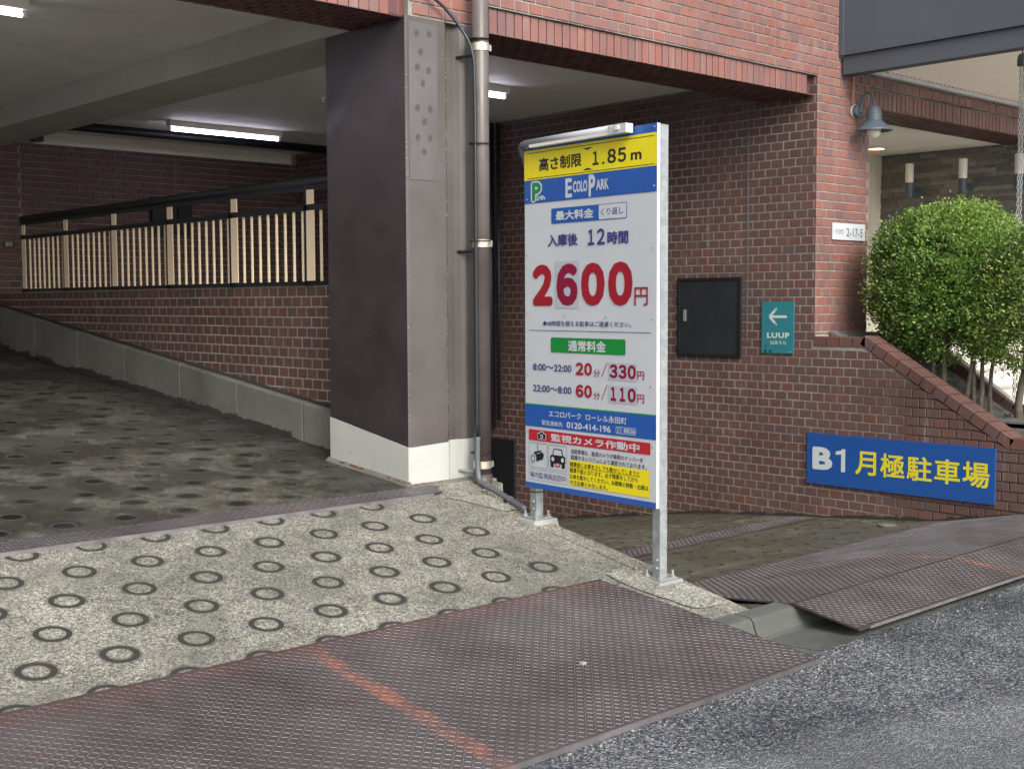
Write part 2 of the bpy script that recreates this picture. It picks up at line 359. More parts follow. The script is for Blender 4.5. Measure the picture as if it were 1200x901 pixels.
def lay_bricks(parent, o, e, out, l0, l1, zbot, ztop, m_, key, topf=None, holes=(), vis=None, n_parts=300, stagger=0, zref=1.78):
    """runs tiles over a rectangle of wall; the n_parts that show largest become parts, the rest one stuff part"""
    o, e, out = Vector(o), Vector(e), Vector(out); cand = []
    k0 = math.floor((zbot-zref)/CH); k1 = math.ceil((ztop-zref)/CH)
    for k in range(k0, k1):
        z0 = zref+k*CH+JT/2; z1 = z0+CH-JT
        off = (CL/2 if k % 2 else 0)+stagger
        j0 = math.floor((l0-off)/CL)-1
        for j in range(j0, int((l1-l0)/CL)+j0+4):
            a = off+j*CL+JT/2; b = a+CL-JT; full = True
            if a < l0: a = l0; full = False
            if b > l1: b = l1; full = False
            if b-a < .02: continue
            za, zb_, zc, zd = z0, z0, z1, z1
            if z0 < zbot:
                za = zb_ = zbot; full = False
            if z1 > ztop:
                zc = zd = ztop; full = False
            if topf:
                ta, tb = topf(a), topf(b)
                if ta < zc: zc = ta; full = False
                if tb < zd: zd = tb; full = False
            if callable(holes) and holes((a+b)/2, (z0+z1)/2): continue
            if zc-za < .012 and zd-zb_ < .012: continue
            zc = max(zc, za+.006); zd = max(zd, zb_+.006)
            p = o+e*((a+b)/2)+Vector((0, 0, (z0+z1)/2)); dep = p.dot(F)
            ok = dep > .5 and abs(p.dot(R2)/dep)*f_px < 606 and abs(p.dot(U2)/dep)*f_px < 456 and (vis is None or vis(p))
            cand.append(((-1/dep if ok else 0), a, b, za, zb_, zc, zd, full))
    cand.sort(key=lambda t: t[0])
    if key not in SHARED:
        mb = MB(); brick_shape(mb, (0, 0, 0), e, (0, 0, 1), out, -(CL-JT)/2, (CL-JT)/2, -(CH-JT)/2, -(CH-JT)/2, (CH-JT)/2, (CH-JT)/2)
        SHARED[key] = mb.data('brick', m_)
    rest = MB(); cnt = 0
    for s_, a, b, za, zb_, zc, zd, full in cand:
        jit = random.uniform(-.0012, .0012)
        if s_ < 0 and cnt < n_parts:
            cnt += 1
            if full:
                p = o+e*((a+b)/2)+Vector((0, 0, (za+zc)/2))+out*jit; place('brick', SHARED[key], parent, p)
            else:
                mb = MB(); brick_shape(mb, o+out*jit, e, (0, 0, 1), out, a, b, za, zb_, zc, zd); mb.build('brick', m_, parent)
        else:
            rest.cv = random.random(); brick_shape(rest, o+out*jit, e, (0, 0, 1), out, a, b, za, zb_, zc, zd)
    if rest.f: rest.build('brickwork', m_, parent, kind='stuff')

YF, X2, X1, YB = 5.70, 8.585, 4.75, 13.2
TOP = 3.9
# ================================================================ THE BUILDING FRONT
front = thing('brick_facade', 'red-brown tiled building front with soldier-course lintels over the garage openings', 'building front', (4.7, YF, -1.06))
mb = MB()
mb.box((-4, YF+.006, 1.777), (13.2, YF+.53, TOP)); mb.box((-4, YF+.038, 1.632), (4.36, YF+.525, 1.777)); mb.box((5.02, YF+.038, 1.632), (8.474, YF+.525, 1.777)); mb.box((9.352, YF+.038, 1.615), (13.2, YF+.45, 1.777))
mb.box((4.48, YF+.006, 1.632), (5.02, YF+.525, 1.777))
mb.box((X2+.012, YF+.006, -1.3), (9.35, YF+.5, 1.777))
mb.box((8.475, YF+.10, 1.632), (X2+.012, YF+.5, 1.777))
mb.build('wall_core', M['mort_f'], front)
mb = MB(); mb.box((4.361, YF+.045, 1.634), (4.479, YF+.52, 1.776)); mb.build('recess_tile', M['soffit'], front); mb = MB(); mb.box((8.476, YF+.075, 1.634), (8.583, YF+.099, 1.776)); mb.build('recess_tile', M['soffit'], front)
def vis_f(p): return not (p.x > 8.9 and p.z > 1.86)
lay_bricks(front, (0, YF+.015, 0), (1, 0, 0), (0, -1, 0), -3.5, 13.0, 1.783, 3.0, M['brick_f'], 'bf', vis=lambda p: vis_f(p) and p.z < 2.6, n_parts=190)
lay_bricks(front, (0, YF+.015, 0), (1, 0, 0), (0, -1, 0), X2-.0025, 9.345, -.272, 1.776, M['brick_f'], 'bf', n_parts=110)
lay_bricks(front, (0, YF+.015, 0), (1, 0, 0), (0, -1, 0), 4.49, 5.02, 1.632, 1.776, M['brick_f'], 'bf', n_parts=0, stagger=.02)
# soldier courses
smb = MB(); brick_shape(smb, (0, 0, 0), (1, 0, 0), (0, 0, 1), (0, -1, 0), -.030, .030, 0, 0, .150, .150)
sold = smb.data('soldier_brick', M['brick_f'])
nx = 0
for (xa, xb, zz) in ((-2.2, 4.36, 1.622), (5.03, 8.475, 1.622), (9.36, 12.9, 1.612)):
    x = xb-.035
    while x > xa:
        if nx < 300: place('soldier_brick', sold, front, (x, YF+.042+random.uniform(-.0015, .0015), zz)); nx += (1 if x > 2.4 else 0)
        x -= .07
# tiled soffits under the lintels
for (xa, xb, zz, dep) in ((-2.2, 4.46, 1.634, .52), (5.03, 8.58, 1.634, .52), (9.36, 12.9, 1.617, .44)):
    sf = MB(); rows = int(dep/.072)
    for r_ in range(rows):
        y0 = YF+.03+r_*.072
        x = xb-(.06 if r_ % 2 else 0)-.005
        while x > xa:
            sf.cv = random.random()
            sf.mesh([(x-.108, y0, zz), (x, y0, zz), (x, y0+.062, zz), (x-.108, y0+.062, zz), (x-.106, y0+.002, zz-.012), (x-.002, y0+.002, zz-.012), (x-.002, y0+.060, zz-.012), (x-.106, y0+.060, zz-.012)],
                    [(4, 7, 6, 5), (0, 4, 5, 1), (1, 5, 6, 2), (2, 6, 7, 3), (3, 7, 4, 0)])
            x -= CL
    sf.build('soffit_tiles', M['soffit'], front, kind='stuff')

# ================================================================ INNER SIDE WALL (B1)
side = thing('brick_wall', 'long brown tiled side wall running down into the basement car park, with sloping coping at its street end', 'wall', (X2, 5, -1.7))
def cop(y):                              # underside of the coping, as a function of y
    if y > 5.23: return -.362
    if y < 4.077: return -1.062
    return -.298-.088-(5.23-y)*.5976
def b1z(y):
    P = [(2.9, -1.50), (3.3, -1.49), (3.5, -1.475), (4.0, -1.55), (4.75, -1.665), (5.7, -1.75), (6.4, -1.815), (6.86, -1.86), (7.46, -1.95), (8.1, -2.055), (8.8, -2.15), (9.3, -2.23), (11, -2.55), (14, -3.1)]
    if y <= P[0][0]: return P[0][1]
    for (a, za), (b, zb) in zip(P, P[1:]):
        if y <= b: return za+(zb-za)*(y-a)/(b-a)
    return P[-1][1]
mb = MB()
mb.box((X2+.001, YF+.005, -3.3), (X2+.30, YB, 1.84))
ys = [2.0, 4.077, 5.23, YF+.004]
for ya, yb in zip(ys, ys[1:]):
    za, zb = cop(ya+.0001), cop(yb-.0001)
    mb.mesh([(X2+.001, ya, -2.2), (X2+.2, ya, -2.2), (X2+.2, yb, -2.2), (X2+.001, yb, -2.2), (X2+.001, ya, za), (X2+.2, ya, za), (X2+.2, yb, zb), (X2+.001, yb, zb)],
            [(0,3,2,1),(4,5,6,7),(0,1,5,4),(1,2,6,5),(2,3,7,6),(3,0,4,7)])
mb.build('wall_core', M['mort_i'], side)
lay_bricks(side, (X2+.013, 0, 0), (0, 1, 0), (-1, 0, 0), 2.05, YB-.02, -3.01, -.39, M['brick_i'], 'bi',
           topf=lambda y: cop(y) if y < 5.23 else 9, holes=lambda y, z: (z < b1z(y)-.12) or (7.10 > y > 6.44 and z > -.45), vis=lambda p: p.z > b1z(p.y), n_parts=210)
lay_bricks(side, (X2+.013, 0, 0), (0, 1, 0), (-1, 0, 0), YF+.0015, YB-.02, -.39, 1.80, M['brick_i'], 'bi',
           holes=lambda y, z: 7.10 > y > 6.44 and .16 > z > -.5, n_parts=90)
# coping tiles: a face tile plus three rows over the thickness
cang = math.atan(.5976)
def cop_tile(mb, y, z, ang, L=.108, x0=0.0, x1=.052):
    ey = Vector((0, math.cos(ang), math.sin(ang))); ez = Vector((0, -math.sin(ang), math.cos(ang)))
    mb.frame(Vector((X2-.006+x0, y, z)), Vector((x1-x0, 0, 0)), ey*L, ez*.075)
L_ = math.hypot(5.23-4.077, .689); nC = int(L_/.118)
runs = [(4.077, -1.062, cang, nC+1, 1), (4.077-.118, -1.06, 0, 16, -1), (5.24, -.364, 0, 4, 1)]
for (y0, z0, an, cnt, sg) in runs:
    for i in range(cnt):
        y = y0+sg*i*.118*math.cos(an); z = z0+sg*i*.118*math.sin(an)
        if an == 0 and y > 5.6: continue
        mb = MB(); cop_tile(mb, y+.004, z, an, .108); mb.build('coping_brick', M['brick_i'], side)
        for q in range(3):
            mb = MB(); cop_tile(mb, y+.004+(.0 if q % 2 else .0), z-.002*q, an, .108, .060+q*.052, .060+q*.052+.045); mb.build('coping_brick', M['brick_i'], side)
mb = MB()                                # movement joint
mb.box((X2-.006, 6.361, -.35), (X2+.006, 6.377, 1.80)); mb.build('movement_joint', M['conduit'], side)

# ================================================================ RAMP SIDE WALL under the railing
rw = thing('brick_wall', 'low dark brown tiled wall beside the upward ramp, under the black and cream railing', 'wall', (X1, 9, -.8))
mb = MB(); mb.box((X1+.0005, 6.52, -3.2), (X1+.2, YB, .115)); mb.build('wall_core', M['mort_r'], rw)
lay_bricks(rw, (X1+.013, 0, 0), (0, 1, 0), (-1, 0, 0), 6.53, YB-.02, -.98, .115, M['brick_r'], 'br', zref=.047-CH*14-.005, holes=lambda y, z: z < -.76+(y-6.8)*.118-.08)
# ================================================================ BACK WALL
bw = thing('brick_wall', 'dim brown tiled back wall of the garage with a cream board along its top', 'wall', (6.5, YB, -.2))
mb = MB(); mb.box((-4, YB, -3.2), (X2+.01, YB+.2, 3.0)); mb.box((-4, YB-.05, -3.2), (5.16, YB-.001, 1.70)); mb.build('wall_core', M['mort_r'], bw)
lay_bricks(bw, (0, YB+.003, 0), (1, 0, 0), (0, -1, 0), 5.17, X2, -.4, 1.685, M['brick_r'], 'bb')
lay_bricks(bw, (0, YB-.047, 0), (1, 0, 0), (0, -1, 0), 3.6, 5.155, -.6, 1.695, M['brick_r'], 'bb2', n_parts=60)
mb = MB(); mb.box((5.33, YB-.035, 1.69), (8.50, YB-.001, 1.83)); mb.build('top_board', M['white'], bw)
mb = MB(); mb.box((6.62, YB-.10, .78), (6.92, YB-.018, 1.20)); mb.box((6.95, YB-.07, .78), (7.12, YB-.018, 1.18))
tag(mb.build('black_cabinet', M['black']), 'flat black cabinet on the dim back wall behind the railing', 'cabinet')
mb = MB(); mb.box((4.96, YB-.085, .585), (5.06, YB-.062, .655)); t_ = thing('wall_plate', 'tiny dark plate with pale marks on the back wall left of the railing', 'plate', (5.0, YB-.07, .6))
mb.build('plate', M['black'], t_); mb = MB()
for q in (4.972, 4.990, 5.010, 5.03): mb.box((q, YB-.089, .600), (q+.008, YB-.0852, .645))
mb.build('marking', M['white'], t_)
# garage left wall, roof slab
gw = thing('garage_wall', 'grey side wall of the garage beyond the left edge of the view', 'wall', (-4, 9, -1)); mb = MB(); mb.box((-4.2, YF, -3), (-4, YB, 1.84)); mb.build('wall_core', M['ceil'], gw)
mb = MB(); mb.box((-4, YF+.535, 1.82), (X2+.3, YB, 2.1)); mb.build('ceiling', M['ceil'], kind='structure')
mb = MB(); mb.box((4.43, YF+.54, 1.622), (4.96, YB-.05, 1.8185)); tag(mb.build('ceiling_beam', M['beamc']), 'shallow grey-beige beam crossing the garage ceiling above the column', 'beam')
mb = MB(); mb.box((4.0, YF+.54, 1.79), (4.15, YB-.3, 1.8185)); mb.build('ceiling_joint_strip', M['beamc'], kind='structure')
for o in list(C.objects):
    if o.name.startswith('ceiling_joint_strip'): bpy.data.objects.remove(o)
# far right side: stone wall, cream wall, ceiling
st = thing('stone_wall', 'dark split-slate wall inside the entrance, carrying three cylinder lamps', 'wall', (12.72, 6, -.4))
mb = MB(); mb.box((12.74, 1.0, -2), (12.95, 7.6, 1.66)); mb.build('wall_core', M['black'], st)
sl_ = MB(); nst = 0; z = -.40
while z < 1.60:
    h = random.choice((.030, .040, .050)); y = 7.598; first = True
    while y > 2.5:
        L = random.uniform(.18, .55)*(random.uniform(.3, 1) if first else 1); first = False; dd = random.uniform(.004, .028)
        tgt = MB() if (nst < 300 and 7.6 > y > 5.1 and z > .5) else sl_
        tgt.cv = random.random()
        tgt.box((12.74-dd, y-L+.003, z+.0015), (12.741, y, min(z+h, 1.612)))
        if tgt is not sl_: tgt.build('stone_slab', M['stone'], st); nst += 1
        y -= L
    z += h
sl_.build('stone_slabs', M['stone'], st, kind='stuff')
cw = thing('cream_wall', 'narrow cream wall at the back of the entrance beside the brick pier', 'wall', (11.5, 7.6, -.4))
mb = MB(); mb.box((9.0, 7.6, -1.2), (12.95, 7.8, 1.66)); mb.build('wall_core', M['white'], cw)
mb = MB(); mb.box((10.6, 7.52, -.35), (12.3, 7.599, -.02)); mb.build('dark_base', M['black'], cw)
mb = MB()
for x in (11.2, 11.85, 12.5): mb.box((x, 7.594, 0), (x+.008, 7.5995, 1.6))
mb.build('panel_joint', M['fix'], cw)
mb = MB(); mb.box((9.0, YF+.455, 1.62), (12.95, 7.6, 1.66)); mb.build('entrance_ceiling', M['ceil'], kind='structure')
t_ = thing('downlight', 'small lit amber downlight in the entrance ceiling beside the brick pier', 'ceiling light', (11.95, 7.2, 1.62))
mb = MB(); mb.lathe((11.95, 7.2, 1.60), [(.10, .02), (.10, 0), (.085, 0)], 20); mb.build('trim_ring', M['fix'], t_)
mb = MB(); mb.lathe((11.95, 7.2, 1.604), [(.0, 0), (.084, 0)], 20); mb.build('lens', M['down'], t_)

# ================================================================ GROUNDS
def sz(y): return -1.056-.19*(YF-y) if y < 5.56 else -1.056-.19*.14+.096*(y-5.56)
DX, DY, RO, RI = .316, .270, .0725, .050
def ring_cell(mb, cells, cx, cy, zf, x0, x1, y0, y1, gm=1, n=20, depth=.0035):
    hx, hy = DX/2, DY/2; ang = sorted(set([2*math.pi*k/n for k in range(n)]))
    ca = math.atan2(hy, hx)
    for c_ in (ca, math.pi-ca, -ca+2*math.pi, math.pi+ca):
        j = min(range(len(ang)), key=lambda i: abs(ang[i]-c_)); ang[j] = c_
    ang.sort(); nn = len(ang); n0 = len(mb.v)
    rads = [None, RO, RO-.003, RI+.003, RI]; offs = [0, 0, -depth, -depth, 0]
    for r, o_ in zip(rads, offs):
        for a in ang:
            if r is None:
                t = min(hx/max(abs(math.cos(a)), 1e-9), hy/max(abs(math.sin(a)), 1e-9)); dx, dy = math.cos(a)*t, math.sin(a)*t
            else: dx, dy = math.cos(a)*r, math.sin(a)*r
            x, y = cx+dx, cy+dy
            x = min(max(x, x0), x1); y = min(max(y, y0), y1)
            mb.v.append((x, y, zf(y)+o_)); cells.append((x-cx, y-cy))
    mb.v.append((cx, cy, zf(cy))); cells.append((0, 0))
    for i in range(4):
        for k in range(nn):
            mb.f.append((n0+i*nn+k, n0+(i+1)*nn+k, n0+(i+1)*nn+(k+1) % nn, n0+i*nn+(k+1) % nn)); mb.m.append(gm if i in (1, 2, 3) else 0); mb.c.append(.5)
    for k in range(nn): mb.f.append((n0+4*nn+k, n0+5*nn, n0+4*nn+(k+1) % nn)); mb.m.append(0); mb.c.append(.5)
def ring_field(name, xa, xb, ya, yb, zf, mats, xref, yref, shift=.173, xmax=99):
    mb = MB(); cells = []; centres = []
    k0 = math.floor((ya-yref)/DY)
    for k in range(k0, k0+int((yb-ya)/DY)+3):
        cy = yref+k*DY; r0, r1 = max(cy-DY/2, ya), min(cy+DY/2, yb)
        if r1-r0 < .004: continue
        ph = (xref+shift*k) % DX; j0 = math.ceil((xa+.08-ph)/DX); xs = []
        j = j0
        while ph+j*DX+.08 < min(xb, xmax): xs.append(ph+j*DX); j += 1
        whole = (cy-RO > ya+.001 and cy+RO < yb-.001)
        if not whole:
            # a row cut by the edge of the field: keep the rings whose centre is inside, squeezed rows are plain
            mb.v += [(xa, r0, zf(r0)), (xb, r0, zf(r0)), (xb, r1, zf(r1)), (xa, r1, zf(r1))]; n0 = len(mb.v)-4; cells += [(9, 9)]*4
            mb.f.append((n0, n0+1, n0+2, n0+3)); mb.m.append(0); mb.c.append(.5); continue
        for i, cx in enumerate(xs):
            ring_cell(mb, cells, cx, cy, zf, max(cx-DX/2, xa), min(cx+DX/2, xb), r0, r1); centres.append((cx, cy))
        for (u0, u1) in ((xa, xs[0]-DX/2), (xs[-1]+DX/2, xb)):
            if u1-u0 > .002:
                n0 = len(mb.v); mb.v += [(u0, r0, zf(r0)), (u1, r0, zf(r0)), (u1, r1, zf(r1)), (u0, r1, zf(r1))]; cells += [(9, 9)]*4
                mb.f.append((n0, n0+1, n0+2, n0+3)); mb.m.append(0); mb.c.append(.5)
    o = mb.build(name, mats, kind='structure')
    at = o.data.attributes.new('cell', 'FLOAT_VECTOR', 'POINT'); at.data.foreach_set('vector', [q for c_ in cells for q in (c_[0], c_[1], 0)])
    return o, centres
fs_, cen = ring_field('driveway', -3.8, 4.665, 3.50, 5.60, sz, [M['slab'], M['groove']], 1.718, 4.372, xmax=4.36)
gmb = MB(); nR = 20; s_ = .19/1.0
for k in range(nR):
    a0, a1 = 2*math.pi*k/nR, 2*math.pi*(k+1)/nR
    q = [((RO-.001)*math.cos(a0), (RO-.001)*math.sin(a0)), ((RO-.001)*math.cos(a1), (RO-.001)*math.sin(a1)), ((RI+.001)*math.cos(a1), (RI+.001)*math.sin(a1)), ((RI+.001)*math.cos(a0), (RI+.001)*math.sin(a0))]
    gmb.poly([(x, y, y*.19) for x, y in q])
gme = gmb.data('ring_groove', M['groove'])
for cx, cy in cen:
    if cx > .3 and cy > 4.0: place('ring_groove', gme, fs_, (cx, cy, sz(cy)-.0022-.0006*random.random()))
mb = MB(); mb.box((-3.8, 3.50, -2.6), (4.66, 5.60, -1.50)); mb.build('driveway_base', M['kerb'], kind='structure')
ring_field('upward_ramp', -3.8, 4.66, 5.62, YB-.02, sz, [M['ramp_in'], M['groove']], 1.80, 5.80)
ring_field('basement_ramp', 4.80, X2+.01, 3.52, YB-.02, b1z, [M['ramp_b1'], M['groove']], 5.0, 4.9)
# rings half hidden by the strip and plates are on plain rows; kerb between the two ramps
mb = MB()
kx0, kx1 = 4.68, 4.795
for ya, yb in ((3.50, 4.15), (4.15, 5.66)):
    for x0, x1, dz in ((4.66, kx0, -.012), (kx0, kx1, .004)):
        if ya < 4 and dz < 0: dz = .003
        mb.mesh([(x0, ya, -3.2), (x1, ya, -3.2), (x1, yb, -3.2), (x0, yb, -3.2), (x0, ya, sz(ya)+dz), (x1, ya, sz(ya)+dz), (x1, yb, sz(min(yb, 5.55))+dz), (x0, yb, sz(min(yb, 5.55))+dz)],
                [(0,3,2,1),(4,5,6,7),(0,1,5,4),(1,2,6,5),(2,3,7,6),(3,0,4,7)])
mb.build('ramp_kerb', M['kerb'], kind='structure')
def patch(name, pts, m_, dz=.0035):
    mb = MB(); c_ = (sum(p[0] for p in pts)/len(pts), sum(p[1] for p in pts)/len(pts)); P2 = []
    for i, (x, y) in enumerate(pts):
        x2, y2 = pts[(i+1) % len(pts)]
        for q in (0, .25, .5, .75): P2.append((x+(x2-x)*q+random.uniform(-.014, .014), y+(y2-y)*q+random.uniform(-.014, .014)))
    for i in range(len(P2)):
        a, b = P2[i], P2[(i+1) % len(P2)]; mb.poly([(c_[0], c_[1], sz(c_[1])+dz), (a[0], a[1], sz(a[1])+dz), (b[0], b[1], sz(b[1])+dz)])
    mb.build(name, m_, kind='structure')
M['repair'] = concrete('pale_repair_mortar', (.25, .25, .23), (.36, .36, .335), .35)
patch('mortar_repair', [(4.46, 4.16), (4.60, 4.19), (4.775, 3.86), (4.775, 3.60), (4.55, 3.66), (4.47, 3.90)], M['repair'], .0062)
patch('mortar_repair', [(4.50, 5.40), (4.62, 5.46), (4.76, 5.36), (4.77, 5.12), (4.66, 5.10)], M['repair'])
mb = MB(); mb.mesh([(4.66, 5.66, -3.2), (5.1, 5.66, -3.2), (5.1, 6.5, -3.2), (4.66, 6.5, -3.2), (4.66, 5.66, -1.082), (5.1, 5.66, -1.082), (5.1, 6.5, -1.0), (4.66, 6.5, -1.0)], [(0,3,2,1),(4,5,6,7),(0,1,5,4),(1,2,6,5),(2,3,7,6),(3,0,4,7)])
mb.mesh([(4.60, 5.40, -3.2), (5.02, 5.40, -3.2), (5.02, 5.66, -3.2), (4.60, 5.66, -3.2), (4.60, 5.40, -1.109), (5.02, 5.52, -1.09), (5.02, 5.66, -1.072), (4.60, 5.66, -1.072)], [(0,3,2,1),(4,5,6,7),(0,1,5,4),(1,2,6,5),(2,3,7,6),(3,0,4,7)])
mb.build('column_footing', M['kerb'], kind='structure')
# curb blocks along the upward ramp
cb = thing('ramp_curb', 'row of stained concrete curb blocks climbing along the foot of the ramp wall', 'curb', (4.7, 9, -.8))
jy = [6.55, 7.171, 7.856, 8.799, 9.742, 10.65, 11.603, 12.5, 13.15]
jy = [6.55, 7.10, 7.95, 8.80, 9.742, 10.65, 11.603, 12.5, 13.15]
for a, b in zip(jy, jy[1:]):
    mb = MB(); a_, b_ = a+.011, b-.011
    def ct(y): return -.70+(y-6.82)*.1185 + .0
    c_ = .012
    vs = []
    for y in (a_, b_):
        zt, zb = ct(y), sz(y)-.1
        vs += [(X1+.009, y, zb), (4.64, y, zb), (4.64, y, zt-c_), (4.64+c_, y, zt), (X1+.009, y, zt)]
    mb.mesh(vs, [(0,1,2,3,4), (9,8,7,6,5), (1,6,7,2), (2,7,8,3), (3,8,9,4), (0,5,6,1)]); mb.build('curb_block', M['curb'], cb)
    dj = MB(); dj.box((4.652, b-.0112, sz(b)-.05), (X1, b+.0112, ct(b)-.012)); dj.build('joint', M['groove'], cb)
    dj = MB(); dj.frame((4.690, a_, ct(a_)+.0005), (.055, 0, 0), (0, b_-a_, ct(b_)-ct(a_)), (0, 0, .006)); dj.build('dark_line', M['groove'], cb)  # dark strip along the top of each curb block, in the groove colour
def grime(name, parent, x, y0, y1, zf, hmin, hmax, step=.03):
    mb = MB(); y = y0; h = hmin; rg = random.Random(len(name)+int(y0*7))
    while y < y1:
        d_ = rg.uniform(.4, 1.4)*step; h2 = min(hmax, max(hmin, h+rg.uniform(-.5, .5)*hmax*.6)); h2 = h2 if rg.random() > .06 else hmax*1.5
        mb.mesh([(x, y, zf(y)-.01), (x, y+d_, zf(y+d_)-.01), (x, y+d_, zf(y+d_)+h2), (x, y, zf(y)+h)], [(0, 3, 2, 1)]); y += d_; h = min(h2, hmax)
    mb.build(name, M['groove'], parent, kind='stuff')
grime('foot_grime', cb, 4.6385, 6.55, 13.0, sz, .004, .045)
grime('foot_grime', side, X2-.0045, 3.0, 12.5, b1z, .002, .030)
# street, gutter, curb, street side
mb = MB(); mb.poly([(-60, -60, -1.53), (60, -60, -1.53), (60, 3.02, -1.53), (-60, 3.02, -1.53)]); mb.build('street', M['asphalt'], kind='structure')
mb = MB()
prof = [(3.02, -1.534), (3.10, -1.545), (3.36, -1.560), (3.385, -1.552), (3.405, -1.515), (3.415, -1.482), (3.430, -1.468), (3.455, -1.463), (3.53, -1.463), (3.53, -2.0), (3.02, -2.0)]
for xa, xb in ((-40, 4.66), (4.672, 5.28), (5.286, 5.9), (5.906, X2)):
    vs = [(x, y, z) for x in (xa, xb) for y, z in prof]; k = len(prof)
    mb.mesh(vs, [(i, (i+1) % k, k+(i+1) % k, k+i) for i in range(k)]+[tuple(range(k))[::-1], tuple(range(k, 2*k))])
mb.build('gutter', M['gutter'], kind='structure')

# ================================================================ CHECKER PLATES
def plate(name, label, quad, zf, thick=.009, lug=True, lugclip=None, kinkys=(), group=None):
    """quad: (x_left, x_right as functions of y), y0..y1; zf(x,y) surface height"""
    xl, xr, y0, y1 = quad; t = thing(name, label, 'steel plate', ((xl(y0)+xr(y0))/2, (y0+y1)/2, zf(y0)), group)
    ys = [y0]+list(kinkys)+[y1]; mb = MB(); n0 = 0; vs = []
    for y in ys:
        for x in (xl(y), xr(y)): vs += [(x, y, zf(y)), (x, y, zf(y)-thick)]
    fs = [(0, 2, 3, 1)[::-1]]
    for i in range(len(ys)-1):
        a, b = i*4, i*4+4
        fs += [(a, a+2, b+2, b), (a+1, b+1, b+3, a+3), (a, b, b+1, a+1), (a+2, a+3, b+3, b+2)]
    a = (len(ys)-1)*4; fs.append((a, a+2, a+3, a+1)); mb.mesh(vs, fs); mb.build('plate_sheet', M['plate'], t)
    if lug:
        lm = MB(); p = .0240; hl, hw, hh = .0118, .0024, .0018
        i = math.floor(y0/p)
        while i*p < y1:
            y = i*p
            if y > y0+.008 and y < y1-.008:
                j = math.floor(min(xl(y), xl(y0))/p)
                while j*p < xr(y)-.008:
                    x = j*p
                    if x > xl(y)+.008 and (lugclip is None or lugclip(x, y)):
                        s2 = .7071; dx, dy = (s2, s2) if (i+j) % 2 else (s2, -s2); nx_, ny_ = -dy, dx
                        b = [];
                        for (l, w_, h_) in ((-1, -1, 0), (1, -1, 0), (1, 1, 0), (-1, 1, 0), (-.75, -.3, 1), (.75, -.3, 1), (.75, .3, 1), (-.75, .3, 1)):
                            X = x+dx*hl*l+nx_*hw*w_; Y = y+dy*hl*l+ny_*hw*w_
                            b.append((X, Y, zf(Y)+h_*hh+.0001))
                        lm.mesh(b, [(4,5,6,7),(0,1,5,4),(1,2,6,5),(2,3,7,6),(3,0,4,7)])
                    j += 1
            i += 1
        lm.build('tread_pattern', M['lug'], t, kind='stuff')
    return t
LP = lambda y: 4.37+(4.158-y)*.083
def zlp(y): return -1.343-(4.13-y)*.1385 if y > 0 else 0
pl1 = plate('checker_plate', 'large worn brown checker plate in the foreground with an orange spray line across it', (lambda y: -1.5+(y-3)*0, LP, 2.93, 4.112), zlp, lugclip=lambda x, y: x > .55)
mb = MB()
for x, y in ((3.52, 3.40),):
    mb.box((x-.012, y-.009, zlp(y)+.002), (x+.012, y+.009, zlp(y)+.011))
tag(mb.build('pebble', M['mortar_pad']), 'tiny pale pebble lying on the large foreground checker plate', 'pebble')
def zrp(y): return (-1.452-(y-3.425)*.10-(max(y-3.9, 0))*.11) if y > 3.425 else -1.452-(3.425-y)*.115
plate('checker_plate', 'rear dark checker plate lying on the basement ramp against the tiled wall', (lambda y: 5.005, lambda y: 8.56, 3.432, 4.76), zrp, kinkys=(3.9,))
plate('checker_plate', 'paler sloping checker plate bridging the gutter at the basement ramp mouth', (lambda y: 5.0+(3.425-y)*-.10, lambda y: 9.6, 3.04, 3.425), zrp)
mb = MB(); mb.box((5.05, 3.035, zrp(3.04)-.012), (9.6, 3.043, zrp(3.04)+.0015)); o_ = mb.build('edge_bar', M['galv'], None); tag(o_, 'bright steel bar along the street edge of the sloping checker plate', 'edge bar'); o_.data.materials[0] = M['dull_steel']
mb = MB(); a_, b_ = (-1.5, 2.918), (LP(2.93)+.0, 2.918)
mb.box((-1.5, 2.921, -1.5285), (LP(2.93), 2.9295, zlp(2.93)+.0012)); mb.build('worn_edge', M['lug'], pl1)
s1 = plate('drain_cover', 'long narrow brown tread strip crossing the driveway from the column foot', (lambda y: -3.7, lambda y: 4.56-(5.62-y)*.3, 5.48, 5.625), lambda y: -1.072+(y-5.55)*.12, lugclip=lambda x, y: x > 1.2)
mb = MB(); mb.box((-3.7, 5.470, -1.105), (4.45, 5.478, -1.0835)); mb.build('angle_edge', M['dull_steel'], s1)
plate('drain_cover', 'narrow grey tread strip across the basement ramp floor', (lambda y: 4.81, lambda y: 8.5, 5.60, 5.86), lambda y: b1z(y)+.014)
t_ = thing('manhole_cover', 'small round pale lid in the floor below the blue B1 sign', 'lid', (8.2, 4.44, b1z(4.44)))
mb = MB(); mb.lathe((8.3, 4.86, b1z(4.86)), [(.0, .008), (.045, .008), (.05, .004), (.05, -.01)], 18); mb.build('cover', M['curb'], t_)
mb = MB(); mb.lathe((8.3, 4.86, b1z(4.86)), [(.052, .007), (.07, .007), (.07, -.01)], 18); mb.build('rim', M['curb'], t_)

